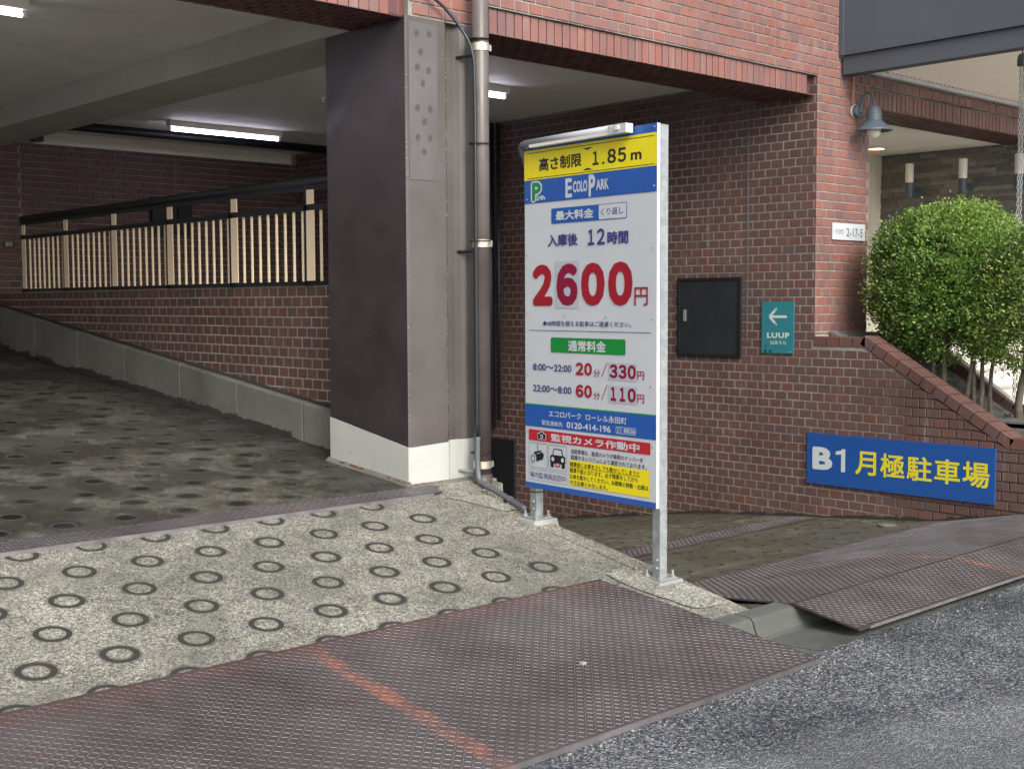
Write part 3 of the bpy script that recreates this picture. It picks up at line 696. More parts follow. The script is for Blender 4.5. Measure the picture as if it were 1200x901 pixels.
gr = MB(); rg = random.Random(4)
for i in range(420):
    x = rg.uniform(.8, 9.4); y = 2.915-abs(rg.gauss(0, .05)) if x < 4.6 else 3.0-abs(rg.gauss(0, .06)); s_ = rg.uniform(.0015, .0055); z = -1.5305
    gr.mesh([(x-s_, y-s_, z), (x+s_, y-s_*.7, z), (x+s_*.8, y+s_, z), (x-s_, y+s_*.9, z), (x-s_*.5, y-s_*.5, z+s_*1.4), (x+s_*.5, y-s_*.4, z+s_*1.1), (x+s_*.4, y+s_*.5, z+s_*1.3), (x-s_*.5, y+s_*.4, z+s_)], [(4,5,6,7),(0,1,5,4),(1,2,6,5),(2,3,7,6),(3,0,4,7)])
gr.build('grit', M['kerb'], kind='stuff')
# ================================================================ STEEL COLUMN
col = thing('steel_column', 'thick brown painted steel column with a white base, between the two garage ramps', 'column', (4.7, 6.0, -1.06))
cx0, cx1, cy1 = 4.455, 5.02, 6.50
zw_f = -.827; zw = lambda y: -.830+(y-YF)*.030*-1
def ring_profile():                       # plan outline, counter-clockwise from front left
    return [(cx0, YF+.012), (cx0+.012, YF), (4.745, YF), (4.752, YF+.004), (4.765, YF+.035), (4.80, YF+.055), (4.845, YF+.050), (4.872, YF+.020), (4.90, YF+.004), (4.93, YF), (cx1, YF), (cx1, cy1), (cx0, cy1)]
pr = ring_profile(); k = len(pr)
def zband(x, y): return -.818 if y < YF+.1 else -.818+(y-YF)*-.235*-1*0+ .0
mb = MB(); zt = 1.630
def zsplit(x, y): return -.830+.035*(y-YF)/.8 + (y-YF)*-.10*0 if x < cx0+.02 and y > YF+.1 else -.830
def zb2(x, y): return -.862+(y-YF)*.02
vs = []
for x, y in pr: vs.append((x, y, -.842+.025*(x-cx0)/.5 if y < YF+.1 else -.705+.0))
# white band top rises towards the back of the left face
top = [(x, y, zt) for x, y in pr]; n_ = len(pr)
lo_ = [(x, y, (-.845+.045*(x-cx0)) if y < YF+.1 else -.715) for x, y in pr]
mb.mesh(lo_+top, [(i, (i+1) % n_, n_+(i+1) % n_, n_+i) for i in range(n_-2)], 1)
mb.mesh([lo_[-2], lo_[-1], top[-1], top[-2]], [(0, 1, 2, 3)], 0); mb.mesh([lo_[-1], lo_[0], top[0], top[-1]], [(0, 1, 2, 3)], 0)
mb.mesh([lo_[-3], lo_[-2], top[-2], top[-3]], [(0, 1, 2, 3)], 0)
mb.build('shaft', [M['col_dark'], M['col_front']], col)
bt = [(x, y, -1.12) for x, y in pr]; hi_ = [(x, y, z) for x, y, z in lo_]
# push the white base 3 mm proud
cxm, cym = (cx0+cx1)/2, (YF+cy1)/2
def proud(p): return (p[0]+(.003 if p[0] > cxm else -.003), p[1]+(.003 if p[1] > cym else -.003), p[2])
mb = MB(); mb.mesh([proud(p) for p in bt+hi_], [(i, (i+1) % n_, n_+(i+1) % n_, n_+i) for i in range(n_)]+[tuple(range(n_, 2*n_))]); mb.build('white_base', M['col_white'], col)
mb = MB(); mb.box((cx0+.018, YF-.0035, .705), (4.682, YF+.001, 1.600)); mb.build('faded_patch', M['col_patch'], col)
ch = MB()
for i in range(110):
    z = random.uniform(-.8, 1.58); h = random.uniform(.002, .010)
    if random.random() < .75: ch.box((4.7455, YF-.0022, z), (4.7485, YF+.003, z+h))
    else: x = cx0+.002; ch.box((x, YF+.003, z), (x+.004, YF+.010, z+h))
ch.build('paint_chips', M['mortar_pad'], col, kind='stuff')
ch = MB()
for i in range(46):                      # scrapes on the dark face and white base
    y = random.uniform(YF+.04, 6.45); z = random.choice((random.uniform(-.98, -.3), random.uniform(-.98, 1.5))); l = random.uniform(.006, .06)*(1 if random.random() < .3 else .3); a = random.uniform(-.6, .6)
    ch.mesh([(cx0-.0037, y, z), (cx0-.0037, y+l*math.cos(a), z+l*math.sin(a)), (cx0-.0037, y+l*math.cos(a), z+l*math.sin(a)+.002), (cx0-.0037, y, z+.0025)], [(0, 3, 2, 1)])
ch.build('scrapes', M['dull_steel'], col, kind='stuff')
dm = MB(); dm.lathe((0, 0, 0), [(0, 0), (.0165, 0)], 14); dme = dm.data('primer_spot', M['dot'])
for x, z in [(4.531,1.538),(4.625,1.545),(4.561,1.437),(4.536,1.348),(4.618,1.337),(4.575,1.26),(4.534,1.117),(4.627,1.117),(4.585,1.041),(4.535,.948),(4.625,.949),(4.581,.87)]:
    place('primer_spot', dme, col, (x, YF-.0052, z), (math.pi/2, random.uniform(-.3, .3), 0), (random.uniform(.9, 1.1), random.uniform(1.1, 1.35), 1))
mb = MB()                                # rusted lower edge and the pale sealant at the foot
for i in range(26):
    y = random.choice((random.uniform(6.15, 6.45), random.uniform(YF+.02, YF+.22))); s0 = random.uniform(.006, .018)
    mb.box((cx0-.012-s0*.4, y-s0, sz(y)-.004), (cx0-.001, y+s0, sz(y)+.006+s0*.9))
for i in range(5):
    x = cx0+random.uniform(0, .22); mb.box((x, YF-.016, -1.082), (x+.03, YF-.002, -1.062+random.uniform(0, .006)))
mb.build('rust_flakes', M['rust'], col, kind='stuff')
mb = MB(); mb.mesh([(cx0-.02, YF-.05, -1.10), (5.05, YF-.05, -1.10), (5.05, YF-.002, -1.10), (cx0-.02, YF-.002, -1.10), (cx0-.0, YF-.045, -1.081), (5.03, YF-.045, -1.079), (5.03, YF-.002, -1.055), (cx0-.0, YF-.002, -1.058)], [(4,5,6,7),(0,1,5,4),(3,0,4,7),(1,2,6,5)])
mb.mesh([(cx0-.050, YF-.02, -1.085), (cx0-.001, YF-.02, -1.085), (cx0-.001, cy1+.03, -1.03), (cx0-.050, cy1+.03, -1.03), (cx0-.025, YF-.01, -1.062), (cx0-.001, YF-.01, -1.045), (cx0-.001, cy1+.02, -.965), (cx0-.025, cy1+.02, -.983)], [(4,5,6,7),(0,1,5,4),(3,0,4,7),(2,3,7,6)])
mb.build('foot_sealant', M['curb'], col)

# ================================================================ DOWNPIPE, CABLE, CONDUIT
PX, PY, PR = 4.918, 5.585, .051
t_ = thing('downpipe', 'brown round rainwater pipe clamped to the front of the steel column', 'pipe', (PX, PY, -1.11))
mb = MB(); mb.tube([(PX, PY, -1.118), (PX, PY, 3.0)], PR, 28); mb.build('pipe', M['dpipe'], t_, smooth=True)
for z in (1.49, .345, -.972):
    mb = MB(); mb.tube([(PX, PY, z-.022), (PX, PY, z+.022)], PR+.004, 28); b_ = mb.build('pipe_clamp', M['band'], t_, smooth=False)
    mb = MB(); mb.box((PX+PR-.004, PY-.03, z-.018), (PX+PR+.012, PY-.005, z+.018)); mb.build('clamp_bolt', M['galv'], b_)
    mb = MB(); mb.tube([(PX-.03, PY+.03, z-.045), (PX-.06, YF+.03, z-.045)], .009, 8); mb.build('bracket_pin', M['black'] if z > 0 else M['galv'], b_)
mb = MB(); mb.tube([(PX, PY, -1.13), (PX, PY, -1.03)], PR+.007, 28); mb.build('pipe_collar', M['dpipe'], t_, smooth=True)
for z in (1.535, .93, .36, -.90):
    mb = MB(); mb.tube([(PX-.012, PY, z-.003), (PX-.012, PY, z+.003)], PR+.013, 24); mb.build('cable_tie', M['black'], t_)
t_ = thing('cable', 'dark cable curving down beside the rainwater pipe', 'cable', (4.85, 5.56, .5))
def arc(pts, n=8):
    pts = [Vector(p) for p in pts]; out = []
    P = [pts[0]]+pts+[pts[-1]]
    for i in range(1, len(P)-2):
        for s in range(n):
            t = s/n; a, b, c, d_ = P[i-1], P[i], P[i+1], P[i+2]
            out.append(.5*((2*b)+(-a+c)*t+(2*a-5*b+4*c-d_)*t*t+(-a+3*b-3*c+d_)*t**3))
    out.append(pts[-1]); return out
mb = MB(); mb.tube(arc([(4.53, 5.66, 1.86), (4.61, 5.655, 1.755), (4.70, 5.65, 1.70), (4.79, 5.62, 1.60), (4.845, 5.575, 1.46), (4.857, 5.565, 1.2), (4.858, 5.565, .3), (4.858, 5.565, -.80)]), .0095, 8); mb.build('cable_run', M['cable'], t_, smooth=True)
mb = MB(); mb.tube(arc([(4.52, 5.67, 1.87), (4.60, 5.665, 1.765)]), .014, 8); mb.build('cable_sleeve', M['conduit'], t_, smooth=True)
t_ = thing('conduit', 'grey flexible conduit running over the concrete from the rainwater pipe to the sign post', 'conduit', (4.8, 5.4, -1.1))
pth = arc([(4.858, 5.56, -.80), (4.852, 5.555, -.97), (4.845, 5.53, -1.055), (4.835, 5.47, -1.075), (4.815, 5.35, -1.098), (4.775, 5.15, -1.135), (4.745, 5.03, -1.155)])
mb = MB(); mb.tube(pth, .017, 12); mb.build('conduit_run', M['conduit'], t_, smooth=True)
for i in (26, 38):
    p = pth[i]; mb = MB(); mb.tube([p+Vector((.002, .01, 0)), p+Vector((-.002, -.01, 0))], .021, 12); b_ = mb.build('saddle_clip', M['conduit'], t_)
    mb = MB(); mb.box((p.x-.045, p.y-.009, sz(p.y)), (p.x-.012, p.y+.009, sz(p.y)+.008)); mb.build('clip_foot', M['galv'], b_)
# black vertical pipe and a black panel painting in the dark of a recess on the side wall, seen between downpipe and sign
t_ = thing('black_pipe', 'slim black vertical pipe on the side wall just right of the rainwater pipe', 'pipe', (8.52, 9.55, -1.3))
mb = MB(); mb.tube([(8.50, 9.52, -1.30), (8.50, 9.52, 1.80)], .045, 12); mb.tube([(8.51, 9.40, -1.2), (8.51, 9.40, 1.79)], .022, 10); mb.build('pipe', M['black'], t_, smooth=True)
mb = MB(); mb.box((8.545, 9.22, -2.0), (8.575, 9.62, -1.40)); tag(mb.build('dark_recess_panel', M['black']), 'black panel for the dark of a recess, low on the wall behind the rainwater pipe', 'hatch')

# ================================================================ RAILING
rl = thing('railing', 'black metal railing with cream balusters on the low wall above the upward ramp', 'railing', (X1, 9.5, .12))
xr_ = 4.75
mb = MB(); mb.tube([(xr_, 6.52, .815), (xr_, 12.10, .815)], .032, 12); mb.build('handrail', M['black'], rl, smooth=True)
mb = MB(); mb.box((xr_-.018, 6.52, .755), (xr_+.018, 12.10, .785)); mb.build('upper_rail', M['black'], rl)
mb = MB(); mb.box((xr_-.02, 6.52, .620), (xr_+.02, 12.10, .655)); mb.build('middle_rail', M['black'], rl)
mb = MB(); mb.box((xr_-.02, 6.52, .122), (xr_+.02, 12.10, .145)); mb.build('bottom_rail', M['black'], rl)
posts = [12.03, 11.06, 10.08, 9.09, 8.11, 7.12]
bm_ = MB(); bm_.box((-.007, -.007, 0), (.007, .007, .475)); bme = bm_.data('baluster', M['cream'])
pm = MB(); pm.box((-.022, -.022, 0), (.022, .022, .68)); pme = pm.data('post', M['black'])
cm = MB(); cm.box((-.008, -.045, .003), (.0, .045, .473)); cm.box((-.008, -.04, .515), (.0, .04, .61)); cme = cm.data('post_plate', M['cream'])
for i, y in enumerate(posts):
    p_ = place('post', pme, rl, (xr_+.002, y+.045, .115)); place('post_plate', cme, p_, (xr_-.021, y-.02, .145))
    nxt = posts[i+1] if i+1 < len(posts) else 6.14
    for j in range(8):
        yy = y-(y-nxt)*(j+1)/9.0
        if yy > 6.55: place('baluster', bme, rl, (xr_, yy, .145))

# ================================================================ LIGHT FIXTURES
def fluoro(x0, x1, y, label, zc=1.82):
    t = thing('fluorescent_light', label, 'ceiling light', ((x0+x1)/2, y, zc), 'lit fluorescent fittings on the garage ceilings')
    mb = MB(); z0 = zc-.002
    vs = []
    for x in (x0, x1): vs += [(x, y-.055, z0), (x, y+.055, z0), (x, y+.035, z0-.055), (x, y-.035, z0-.055)]
    mb.mesh(vs, [(0,1,2,3), (7,6,5,4), (0,4,5,1), (1,5,6,2), (2,6,7,3), (3,7,4,0)]); mb.build('housing', M['fix'], t)
    mb = MB(); mb.tube([(x0+.03, y, z0-.082), (x1-.03, y, z0-.082)], .016, 12); mb.build('lit_tube', M['tube'], t, smooth=True)
    for x in (x0+.005, x1-.03): mb = MB(); mb.box((x, y-.014, z0-.10), (x+.025, y+.014, z0-.052)); mb.build('lamp_holder', M['fix'], t)
fluoro(6.02, 7.32, 11.55, 'lit fluorescent tube fitting above the railing, near the back wall')
fluoro(1.75, 3.05, 7.60, 'lit fluorescent tube fitting at the top left corner of the view')
fluoro(6.0, 7.27, 7.92, 'lit fluorescent tube fitting over the basement ramp, right of the rainwater pipe')
fluoro(-1.6, -.3, 7.60, 'added unseen fluorescent fitting off the left edge, in line with the one at top left')  # this and the fittings below are unseen, added to brighten the garage
fluoro(1.2, 2.5, 11.55, 'added unseen fluorescent fitting off the left edge, in line with the one above the railing')
fluoro(-1.6, -.3, 11.55, 'added unseen fluorescent fitting near the back wall, beyond the left edge')
fluoro(1.75, 3.05, 9.6, 'added unseen fluorescent fitting in the middle row just past the left edge')
fluoro(-1.6, -.3, 9.6, 'added unseen fluorescent fitting in the middle row, farthest left')
t_ = thing('sprinkler', 'small sprinkler head on the ceiling left of the column', 'sprinkler', (6.35, 9.4, 1.78))
mb = MB(); mb.lathe((6.42, 9.42, 1.82), [(.035, 0), (.035, -.008), (.012, -.010), (.012, -.04), (.0, -.045)], 12); mb.build('head', M['fix'], t_)
mb = MB(); mb.lathe((6.42, 9.42, 1.772), [(.0, .001), (.022, 0), (.022, .003), (0, .004)], 10); mb.build('deflector', M['galv'], t_)
t_ = thing('ceiling_duct', 'black pipe running along the ceiling in front of the back wall', 'pipe', (7, 12.3, 1.78))
mb = MB(); mb.tube([(5.30, 12.25, 1.775), (8.55, 12.25, 1.775)], .045, 12); mb.build('pipe', M['black'], t_, smooth=True)
mb = MB(); mb.tube([(5.30, 12.22, 1.782), (5.32, 13.1, 1.782)], .022, 8); mb.tube([(5.32, 13.08, 1.73), (4.0, 13.08, 1.73)], .022, 8); mb.tube([(5.32, 13.08, 1.795), (4.0, 13.08, 1.795)], .016, 8); mb.build('branch_pipe', M['black'], t_, smooth=True)
mb = MB(); mb.box((5.27, 13.03, 1.70), (5.37, 13.13, 1.81)); mb.build('junction_box', M['black'], t_)

# ================================================================ TEXT
def text_me(body, w_, h_, m_, bold=.02, spacing=1.0):
    c = bpy.data.curves.new('lettering', 'FONT'); c.body = body; c.resolution_u = 3; c.space_character = spacing; c.fill_mode = 'FRONT'
    o = bpy.data.objects.new('lettering', c); C.objects.link(o)
    dg = bpy.context.evaluated_depsgraph_get(); me = bpy.data.meshes.new_from_object(o.evaluated_get(dg))
    bpy.data.objects.remove(o); bpy.data.curves.remove(c)
    vs = [(v.co.x, v.co.y) for v in me.vertices]; fs = [tuple(p.vertices) for p in me.polygons]; bpy.data.meshes.remove(me)
    cps = [(0, 0)]
    if bold > .008:
        n = 4 if bold < .03 else 8
        cps += [(bold*math.cos(2*math.pi*(k+.5)/n), bold*math.sin(2*math.pi*(k+.5)/n)) for k in range(n)]
    xs = [v[0] for v in vs]; ys_ = [v[1] for v in vs]; e = max(abs(q) for c_ in cps for q in c_)
    x0, x1, y0, y1 = min(xs)-e, max(xs)+e, min(ys_)-e, max(ys_)+e
    V, F_ = [], []
    for i, (dx, dy) in enumerate(cps):
        n0 = len(V); V += [((x+dx-x0)/(x1-x0)*w_, (y+dy-y0)/(y1-y0)*h_, i*.00004) for x, y in vs]; F_ += [tuple(q+n0 for q in f) for f in fs]
    me = bpy.data.meshes.new('lettering'); me.from_pydata(V, [], F_); me.materials.append(m_); me.update(); return me
def fw(t): return ''.join(chr(ord(c)+0xFEE0) if c.isdigit() or c == 'B' else c for c in t)
class Face:
    """a flat sign face: origin at its lower left, u to the right, v up, n outwards"""
    def __init__(s, parent, o, u, n): s.p = parent; s.o = Vector(o); s.u = Vector(u).normalized(); s.n = Vector(n).normalized(); s.v = Vector((0, 0, 1)); s.rot = Matrix((s.u, s.v, s.u.cross(s.v))).transposed().to_euler()
    def pt(s, u, v, l): return s.o+s.u*u+s.v*v+s.n*l
    def rect(s, name, u0, v0, u1, v1, l, m_): 
        mb = MB(); mb.mesh([s.pt(u0, v0, l), s.pt(u1, v0, l), s.pt(u1, v1, l), s.pt(u0, v1, l)], [(0, 1, 2, 3)]); return mb.build(name, m_, s.p)
    def poly(s, name, pts, l, m_):
        mb = MB(); mb.poly([s.pt(u, v, l) for u, v in pts]); return mb.build(name, m_, s.p)
    def polys(s, name, L, l, m_):
        mb = MB()
        for pts in L: mb.poly([s.pt(u, v, l) for u, v in pts])
        return mb.build(name, m_, s.p)
    def text(s, body, u0, v0, u1, v1, l, m_, bold=.02, name='lettering', spacing=1.0):
        me = text_me(body, u1-u0, v1-v0, m_, bold, spacing); return place(name, me, s.p, s.pt(u0, v0, l), s.rot)
def rounded(u0, v0, u1, v1, r, n=4):
    out = []
    for cx, cy, a0 in ((u1-r, v0+r, -90), (u1-r, v1-r, 0), (u0+r, v1-r, 90), (u0+r, v0+r, 180)):
        for k in range(n+1): a = math.radians(a0+90*k/n); out.append((cx+r*math.cos(a), cy+r*math.sin(a)))
    return out
def circ(cx, cy, rx, ry=None, n=16): ry = ry or rx; return [(cx+rx*math.cos(2*math.pi*k/n), cy+ry*math.sin(2*math.pi*k/n)) for k in range(n)]
def outline(f, u0, v0, u1, v1, w_, l, m_, r=.006):
    o_ = rounded(u0, v0, u1, v1, r); i_ = rounded(u0+w_, v0+w_, u1-w_, v1-w_, max(r-w_, .001)); k = len(o_)
    return f.polys('frame_line', [[o_[i], o_[(i+1) % k], i_[(i+1) % k], i_[i]] for i in range(k)], l, m_)

# ================================================================ PARKING TARIFF SIGN
sx, sy, sa, zt_, zb_ = 4.646, 3.987, -.0612, .859, -1.020
sn = Vector((-math.cos(sa), -math.sin(sa), 0)); sd = Vector((-math.sin(sa), math.cos(sa), 0))       # outwards, right-to-left
sign = thing('parking_sign', 'tall parking tariff board reading 2600 yen on two galvanised posts between the ramps', 'sign', (sx, sy+.5, -1.4))
o_ = Vector((sx, sy, zb_))+sd*1.0
mb = MB(); T = .022
c0 = Vector((sx, sy, zb_)); mb.frame(c0-sn*.001, sd*1.0, -sn*T, Vector((0, 0, zt_-zb_))); panel = mb.build('panel', M['s_white'], sign)
FA = Face(panel, o_, -sd, sn); B, L1, L2, L3 = M, .0015, .0022, .0029
SW, SB, SY, SK = M['s_white'], M['s_blue'], M['s_yellow'], M['s_black']
FA.rect('blue_band', 0, 1.835, 1, 1.879, L1, SB); FA.rect('yellow_band', 0, 1.675, 1, 1.835, L1, SY); FA.rect('blue_band', 0, 1.551, 1, 1.675, L1, SB)
FA.rect('rule', .026, 1.818, .985, 1.8215, L2, SK); FA.rect('rule', .026, 1.682, .985, 1.6855, L2, SK)
FA.poly('arrow_mark', [(.468, 1.807), (.508, 1.795), (.548, 1.807)], L2, SK); FA.poly('arrow_mark', [(.468, 1.693), (.548, 1.693), (.508, 1.705)], L2, SK)
FA.text('高さ制限', .124, 1.716, .462, 1.787, L2, SK, .03); FA.text(fw('1'), .545, 1.713, .592, 1.783, L2, SK, .032); FA.rect('full_stop', .617, 1.713, .634, 1.725, L2, SK); FA.text(fw('8'), .655, 1.712, .718, 1.784, L2, SK, .032); FA.text(fw('5'), .730, 1.712, .790, 1.783, L2, SK, .032); FA.text('m', .822, 1.714, .897, 1.752, L2, SK, .03)
# P 24h mark
FA.text('P', .055, 1.554, .150, 1.668, L2, SW, .11); FA.text('P', .066, 1.562, .140, 1.660, L3, M['s_pgreen'], .045); FA.text('24h', .099, 1.563, .175, 1.589, .0036, SW, .03)
FA.text('E', .337, 1.562, .388, 1.662, L2, SW, .035); FA.text('COLO', .396, 1.585, .506, 1.644, L2, SW, .04); FA.text('P', .516, 1.556, .566, 1.668, L2, SW, .04); FA.text('ARK', .573, 1.586, .665, 1.640, L2, SW, .035)
FA.poly('leaf_mark', [(.645, 1.612), (.675, 1.640), (.655, 1.634)], L3, M['s_pgreen'])
FA.polys('tariff_box', [rounded(.223, 1.433, .795, 1.513, .008)], L1, SB); FA.polys('tariff_box_inner', [rounded(.592, 1.4365, .7915, 1.5095, .006)], L2, SW)
FA.text('最大料金', .259, 1.448, .553, 1.498, L3, SW, .035); FA.text('くり返し', .607, 1.456, .772, 1.491, L3, M['s_navy'], .01)
FA.text('入庫後', .195, 1.312, .431, 1.377, L2, M['s_navy'], .03); FA.text(fw('1'), .510, 1.309, .560, 1.389, L2, M['s_navy'], .03); FA.text(fw('2'), .578, 1.309, .637, 1.390, L2, M['s_navy'], .03); FA.text('時間', .655, 1.307, .806, 1.373, L2, M['s_navy'], .03)
FA.rect('price_patch', .252, .985, .440, 1.232, L1, M['s_patch'])
for s_, a, b, c_ in (('2', .068, .232, 's_red'), ('6', .264, .431, 's_maroon'), ('0', .458, .635, 's_red'), ('0', .662, .836, 's_red')):
    FA.text(fw(s_), a, .998, b, 1.219, L2, M[c_], .062)
FA.text('円', .849, .999, .942, 1.089, L2, M['s_red'], .012)
FA.text('●48時間を超える駐車はご遠慮ください。', .155, .890, .828, .918, L2, M['s_navy'], .012); FA.rect('rule', .034, .8635, .964, .8665, L2, M['s_navy'])
FA.polys('tariff_box', [rounded(.217, .750, .786, .829, .008)], L1, M['s_green']); FA.text('通常料金', .356, .759, .645, .817, L2, SW, .03)
for dv, t1, t2, t3, pc in ((0, '8:00〜22:00', '20', '330', 's_red'), (-.1155, '22:00〜8:00', '60', '110', 's_red')):
    FA.text(t1, .069, .648+dv, .382, .685+dv, L2, M['s_navy'], .02); [FA.text(fw(q), .416+.0655*i, .636+dv, .475+.0655*i, .702+dv, L2, M[pc], .05) for i, q in enumerate(t2)]; FA.text('分', .551, .632+dv, .601, .671+dv, L2, M['s_red'], .01)
    FA.poly('slash', [(.611, .633+dv), (.616, .633+dv), (.657, .710+dv), (.652, .710+dv)], L2, M['s_red'])
    FA.rect('price_patch', .664, .622+dv, .868, .710+dv, L1, M['s_patch']); [FA.text(fw(q), .672+.0655*i+(.008 if q == '1' else 0), .631+dv, .730+.0655*i-(.010 if q == '1' else 0), .702+dv, L2, M['s_maroon'], .05) for i, q in enumerate(t3)]; FA.text('円', .870, .631+dv, .919, .674+dv, L2, M['s_red'], .01)
FA.rect('green_line', 0, .457, 1, .464, L1, M['s_green']); FA.rect('blue_band', 0, .340, 1, .457, L1, SB)
FA.text('エコロパーク  ローレル永田町', .200, .402, .795, .437, L2, SW, .02); FA.text('緊急連絡先', .141, .353, .311, .380, L2, SW, .01); FA.text('0120-414-196', .343, .351, .680, .385, L2, SW, .025)
outline(FA, .718, .352, .862, .387, .0025, L2, SW); FA.text('8826', .775, .359, .855, .381, L2, SW, .02); FA.text('店', .728, .371, .742, .383, L2, SW, .0); FA.text('番', .728, .356, .742, .368, L2, SW, .0); FA.text('舗', .746, .371, .760, .383, L2, SW, .0); FA.text('号', .746, .356, .760, .368, L2, SW, .0)
FA.rect('red_band', .030, .263, .961, .323, L1, M['s_redband']); FA.text('監視カメラ作動中', .215, .270, .887, .312, L2, SW, .03)
FA.polys('camera_icon', [rounded(.104, .272, .176, .307, .005), rounded(.125, .300, .155, .317, .003)], L2, SW); FA.polys('camera_icon', [rounded(.108, .275, .172, .303, .004), rounded(.129, .302, .151, .313, .002)], L3, SK); FA.polys('camera_icon', [circ(.140, .289, .012)], .0036, SW); FA.polys('camera_icon', [circ(.140, .289, .006)], .0042, SK)
outline(FA, .031, .115, .185, .250, .0018, L2, SK, .008); outline(FA, .195, .115, .345, .250, .0018, L2, SK, .008); outline(FA, .029, .046, .345, .105, .0016, L2, M['s_navy'], .003)
FA.text('場内監視員巡回中', .040, .058, .334, .092, L2, M['s_navy'], .006)
# surveillance camera pictogram
FA.polys('camera_pictogram', [[(.072, .178), (.085, .147), (.150, .165), (.158, .192), (.130, .212), (.075, .200)], [(.103, .205), (.107, .205), (.107, .243), (.103, .243)]], L2, SK)
FA.polys('camera_pictogram', [circ(.068, .163, .026, .030)], L3, SW); FA.polys('camera_pictogram', [circ(.068, .163, .020, .024)], .0034, M['s_grey']); FA.polys('camera_pictogram', [circ(.068, .163, .010, .012)], .0039, SW)
FA.polys('camera_pictogram', [[(.098, .190), (.145, .203), (.147, .206), (.098, .193)]], L3, SW)
# car pictogram
FA.polys('car_pictogram', [rounded(.210, .152, .332, .196, .010), [(.228, .196), (.314, .196), (.305, .232), (.237, .232)], rounded(.214, .130, .238, .156, .003), rounded(.304, .130, .328, .156, .003)], L2, SK)
FA.polys('car_pictogram', [[(.236, .198), (.306, .198), (.299, .226), (.243, .226)], circ(.232, .175, .012), circ(.310, .175, .012)], L3, SW)
FA.polys('car_pictogram', [[(.250, .140), (.258, .156), (.285, .156), (.294, .140), (.280, .134), (.262, .134)]], L3, M['s_redband']); FA.polys('car_pictogram', [[(.260, .143), (.264, .152), (.280, .152), (.284, .143)]], .0035, SW)
FA.text('当駐車場は、監視カメラが車両のナンバーを', .377, .219, .912, .244, L2, SK, .012); FA.text('認識するシステムにより運営されております。', .377, .187, .937, .212, L2, SK, .012)
FA.polys('yellow_box', [rounded(.364, .049, .957, .184, .004)], L1, SY)
FA.text('精算前にお車を少しでも動かしてしまうと', .369, .149, .889, .175, L2, SK, .016); FA.rect('underline', .369, .1455, .889, .1475, L2, SK)
FA.text('精算不能となります。必ず精算をしてから', .369, .116, .876, .142, L2, SK, .016); FA.text('お車を動かしてください。未精算の移動・出庫は', .369, .083, .949, .109, L2, SK, .016); FA.text('不正出庫とみなします。', .369, .052, .658, .077, L2, SK, .016)
FA.rect('blue_band', 0, 0, 1, .030, L1, SB)
mb = MB()
for u, v in [(.018, 1.845), (.982, 1.858), (.02, 1.57), (.98, 1.575), (.02, 1.27), (.975, 1.275), (.02, .955), (.335, .945), (.645, .940), (.975, .93), (.02, .62), (.965, .60), (.02, .31), (.975, .305)]:
    p = FA.pt(u, v, 0); mb.frame(p+sn*.001, sd*-.006, sn*.005, Vector((0, 0, .007)))
mb.build('panel_screws', M['stud'], panel, kind='stuff')
for u0, zb, nm in ((.955, -1.407, 'r'), (.012, -1.222, 'l')):
    base = c0+sd*(1-u0); zb = sz(base.y)+.002
    mb = MB(); ps = .050; q = Vector((base.x, base.y, zb))-sn*(T+.001)
    q = q-Vector((0, 0, 0)); mb.frame(q, -sd*ps, -sn*ps, Vector((0, 0, zt_-.005-zb))); post = mb.build('post', M['galv'], sign)
    ctr = q-sd*ps/2-sn*ps/2
    mb = MB(); mb.frame(ctr-sn*.06+sd*.06+Vector((0, 0, -.002)), -sd*.12, sn*.12, Vector((0, 0, .008))); mb.build('base_flange', M['galv'], post)
    for a_, b_ in ((.045, .045), (-.045, .045), (.045, -.045), (-.045, -.045)):
        p = ctr+sn*a_+sd*b_; mb = MB(); mb.tube([p+Vector((0, 0, .004)), p+Vector((0, 0, .04))], .006, 8); mb.tube([p+Vector((0, 0, .006)), p+Vector((0, 0, .018))], .012, 6); mb.build('anchor_bolt', M['galv'], post)
    mb = MB(); pp = [(-.095, -.09), (.105, -.10), (.12, .085), (-.09, .10)]
    lo2 = [ctr+sn*a_+sd*b_ for a_, b_ in pp]; mb.mesh([(p.x, p.y, sz(p.y)-.05) for p in lo2]+[(ctr.x+(p.x-ctr.x)*.86, ctr.y+(p.y-ctr.y)*.86, zb+.0-.003) for p in lo2], [(4,5,6,7),(0,1,5,4),(1,2,6,5),(2,3,7,6),(3,0,4,7)])
    mb.build('mortar_pad', M['mortar_pad'], post)
    for dz in ((.14, .11) if nm == 'l' else ()):
        mb = MB(); mb.frame(q+sd*.002+sn*.002+Vector((0, 0, .14)), -sd*(ps+.004), -sn*(ps+.004), Vector((0, 0, .006))); mb.build('cable_tie', M['black'], post); break
    for z_ in (.05, .09):
        mb = MB(); p = q-sd*(ps*.6)+Vector((0, 0, z_)); mb.tube([p, p+sn*.012], .008, 8); mb.build('post_bolt', M['galv'], post)
